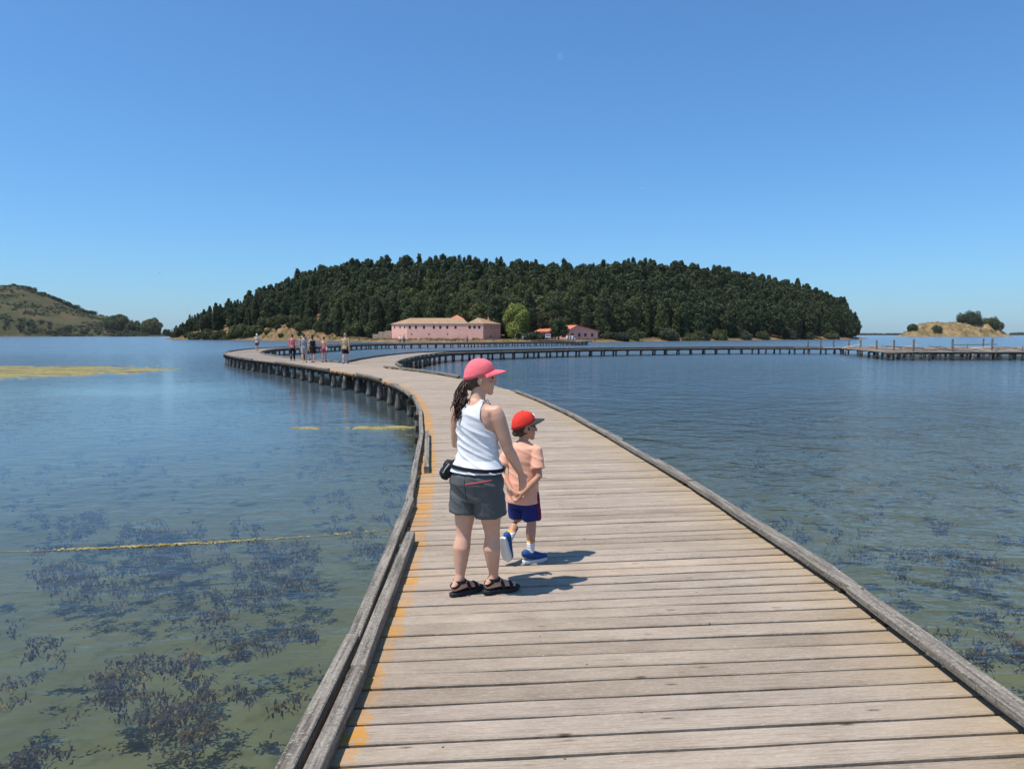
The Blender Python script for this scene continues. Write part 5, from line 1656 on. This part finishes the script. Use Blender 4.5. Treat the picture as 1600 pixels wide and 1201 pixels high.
dk = DECK_Z
mid_person('man in white cap standing alone at the far bend of the boardwalk', (-27.85, 79.1, dk), R(25), 1.82, 'tee', 'shorts', (.05, .06, .10), (.62, .50, .47), cap=(.8, .8, .8), stride=.06)
mid_person('person in pink shirt and black trousers leftmost of the walking group', (-15.1, 49.8, dk), R(10), 1.78, 'tee', 'trousers', (.012, .012, .014), (.55, .16, .17), stride=.10)
mid_person('dark haired person in dark clothes half hidden inside the walking group', (-14.5, 50.3, dk), R(5), 1.88, 'tee', 'trousers', (.02, .02, .022), (.035, .035, .04), stride=.08, phase=-1)
mid_person('man in grey shirt and pale grey shorts in the middle of the walking group', (-13.1, 45.6, dk), R(12), 1.80, 'tee', 'shorts', (.30, .31, .32), (.25, .27, .29), stride=.14, shoes=(.5, .5, .5))
mid_person('woman in black top and short black skirt with a backpack in the walking group', (-12.78, 46.4, dk), R(4), 1.76, 'tank', 'dress', (.012, .012, .014), (.014, .014, .016), stride=.16, phase=-1, female=True, long_hair=True, bag=(.03, .03, .03))
mid_person('bare shouldered woman in maroon shorts with a white shoulder bag', (-12.05, 46.4, dk), R(-6), 1.64, 'tank', 'short', (.30, .05, .10), (.45, .12, .08), stride=.08, female=True, bag=(.72, .70, .64), bare=True, skin=M_SKIN2, hair=(.12, .05, .025))
mid_person('man with shaved head in tan shirt and black shorts rightmost of the group', (-10.2, 44.3, dk), R(-2), 1.84, 'tee', 'shorts', (.012, .012, .014), (.42, .31, .19), stride=.12, hair=(.30, .19, .13))
mid_person('person in white shirt beside a companion on the far leg of the boardwalk', (-21.6, 139.6, dk), R(-40), 1.7, 'tee', 'trousers', (.10, .12, .18), (.62, .64, .68), vox=.028)
mid_person('person in dark blue shirt walking with a companion on the far boardwalk leg', (-20.9, 140.2, dk), R(-40), 1.76, 'tee', 'trousers', (.05, .05, .06), (.10, .13, .18), vox=.028)
mid_person('person in dark shirt alone on the far boardwalk leg before the long pink building', (-9.4, 151.8, dk), R(-45), 1.75, 'tee', 'trousers', (.06, .06, .07), (.14, .17, .18), vox=.028, armpose=2)
for n, (px, d, tc, bc, lb) in enumerate([(655, 250, (.66, .64, .6), (.3, .3, .3), 'person in pale clothes near the left end of the long pink building'), (676, 251, (.7, .68, .66), (.15, .15, .18), 'person in white before the middle of the long pink building'),
        (694, 251, (.72, .7, .68), (.4, .36, .3), 'second person in white before the long pink building'), (716, 250, (.5, .2, .18), (.1, .1, .1), 'person in reddish shirt before the right part of the long pink building'), (725, 247, (.4, .12, .1), (.35, .06, .06), 'person in red standing on the shore near the long pink building')]):
    x = at_px(px, d); mid_person(lb, (x, d, island_h(x, d) - .02), R(40 * n), 1.7, 'tee', 'shorts', bc, tc, vox=.035)
for n, (px, d, tc, lb) in enumerate([(886, 181, (.74, .74, .74), 'leftmost person in white shirt at the boardwalk landing'), (890, 182.5, (.76, .76, .78), 'second person in white from the left at the boardwalk landing'), (894, 181.5, (.7, .72, .74), 'third person in white from the left at the boardwalk landing'), (898, 183, (.12, .14, .2), 'rightmost person of the landing group, in dark blue')]):
    x = at_px(px, d); mid_person(lb, (x, d, dk), R(70 * n), 1.7, 'tee', 'shorts', (.5, .5, .52), tc, vox=.03)
x = at_px(817, 245); mid_person('person in blue beside the low bushes by the light green tree', (x, 245, island_h(x, 245)), 0, 1.7, 'tee', 'trousers', (.2, .25, .4), (.25, .35, .6), vox=.035)
x = at_px(871, 243); mid_person('person in orange near the notice board', (x, 243, island_h(x, 243)), 1, 1.7, 'tee', 'shorts', (.3, .12, .06), (.5, .2, .08), vox=.035)

# ------------------------------------------------------------------ gulls and the pale day moon
M_GULL = mat_plain('gull_white', (.75, .75, .76), .7)
for (px, py, d, sc_, rz, lb) in [(1000, 299, 120, 1.0, .4, 'white gull gliding high right of centre'), (253, 428, 150, 1.2, 2.2, 'white gull low over the left headland water')]:
    gz_ = 2.63 + (HOR - py) / F * d
    gl_ = empty('gull', (at_px(px, d), d, gz_), rz); gl_.scale = (sc_,) * 3; tag(gl_, lb, 'bird', 'gulls in the sky')
    link('body', mesh('body', *tube([(0, -.2, 0), (0, 0, .01), (0, .18, .02), (0, .24, .03)], [.02, .055, .045, .02], 8), True), M_GULL, gl_)
    for sx in (-1, 1):
        w_ = [(0, .08, .02), (sx * .25, .12, .10), (sx * .58, .0, .06), (sx * .60, -.03, .055), (sx * .26, -.02, .09), (0, -.08, .02)]
        o = link('wing', mesh('wing', w_, [(0, 1, 4, 5), (1, 2, 3, 4)]), M_GULL, gl_); md = o.modifiers.new('s', 'SOLIDIFY'); md.thickness = .012
    link('tail', mesh('tail', [(-.03, -.18, 0), (.03, -.18, 0), (.06, -.32, 0), (-.06, -.32, 0), (0, -.2, .015)], [(0, 1, 2, 3), (0, 4, 1), (1, 4, 2), (2, 4, 3), (3, 4, 0)]), M_GULL, gl_)
t = NT('pale_moon')
df = t.n('BsdfDiffuse'); df.inputs[0].default_value = (.035, .033, .03, 1)
tp = t.n('BsdfTransparent'); ad = t.n('AddShader'); t.l(df.outputs[0], ad.inputs[0]); t.l(tp.outputs[0], ad.inputs[1])
M_MOON = t.done(ad.outputs[0])
md_ = 9000
mo = link('moon', mesh('moon', *ellipsoid((0, 0, 0), (36, 36, 36), None, 24, 16), True), M_MOON)
mo.location = (at_px(872, md_), md_ * .985, 2.6 + (HOR - 124) / F * md_ * 1.04); mo.visible_shadow = True
tag(mo, 'faint pale day moon high in the blue sky', 'moon')

bpy.data.scenes.remove(TMP)
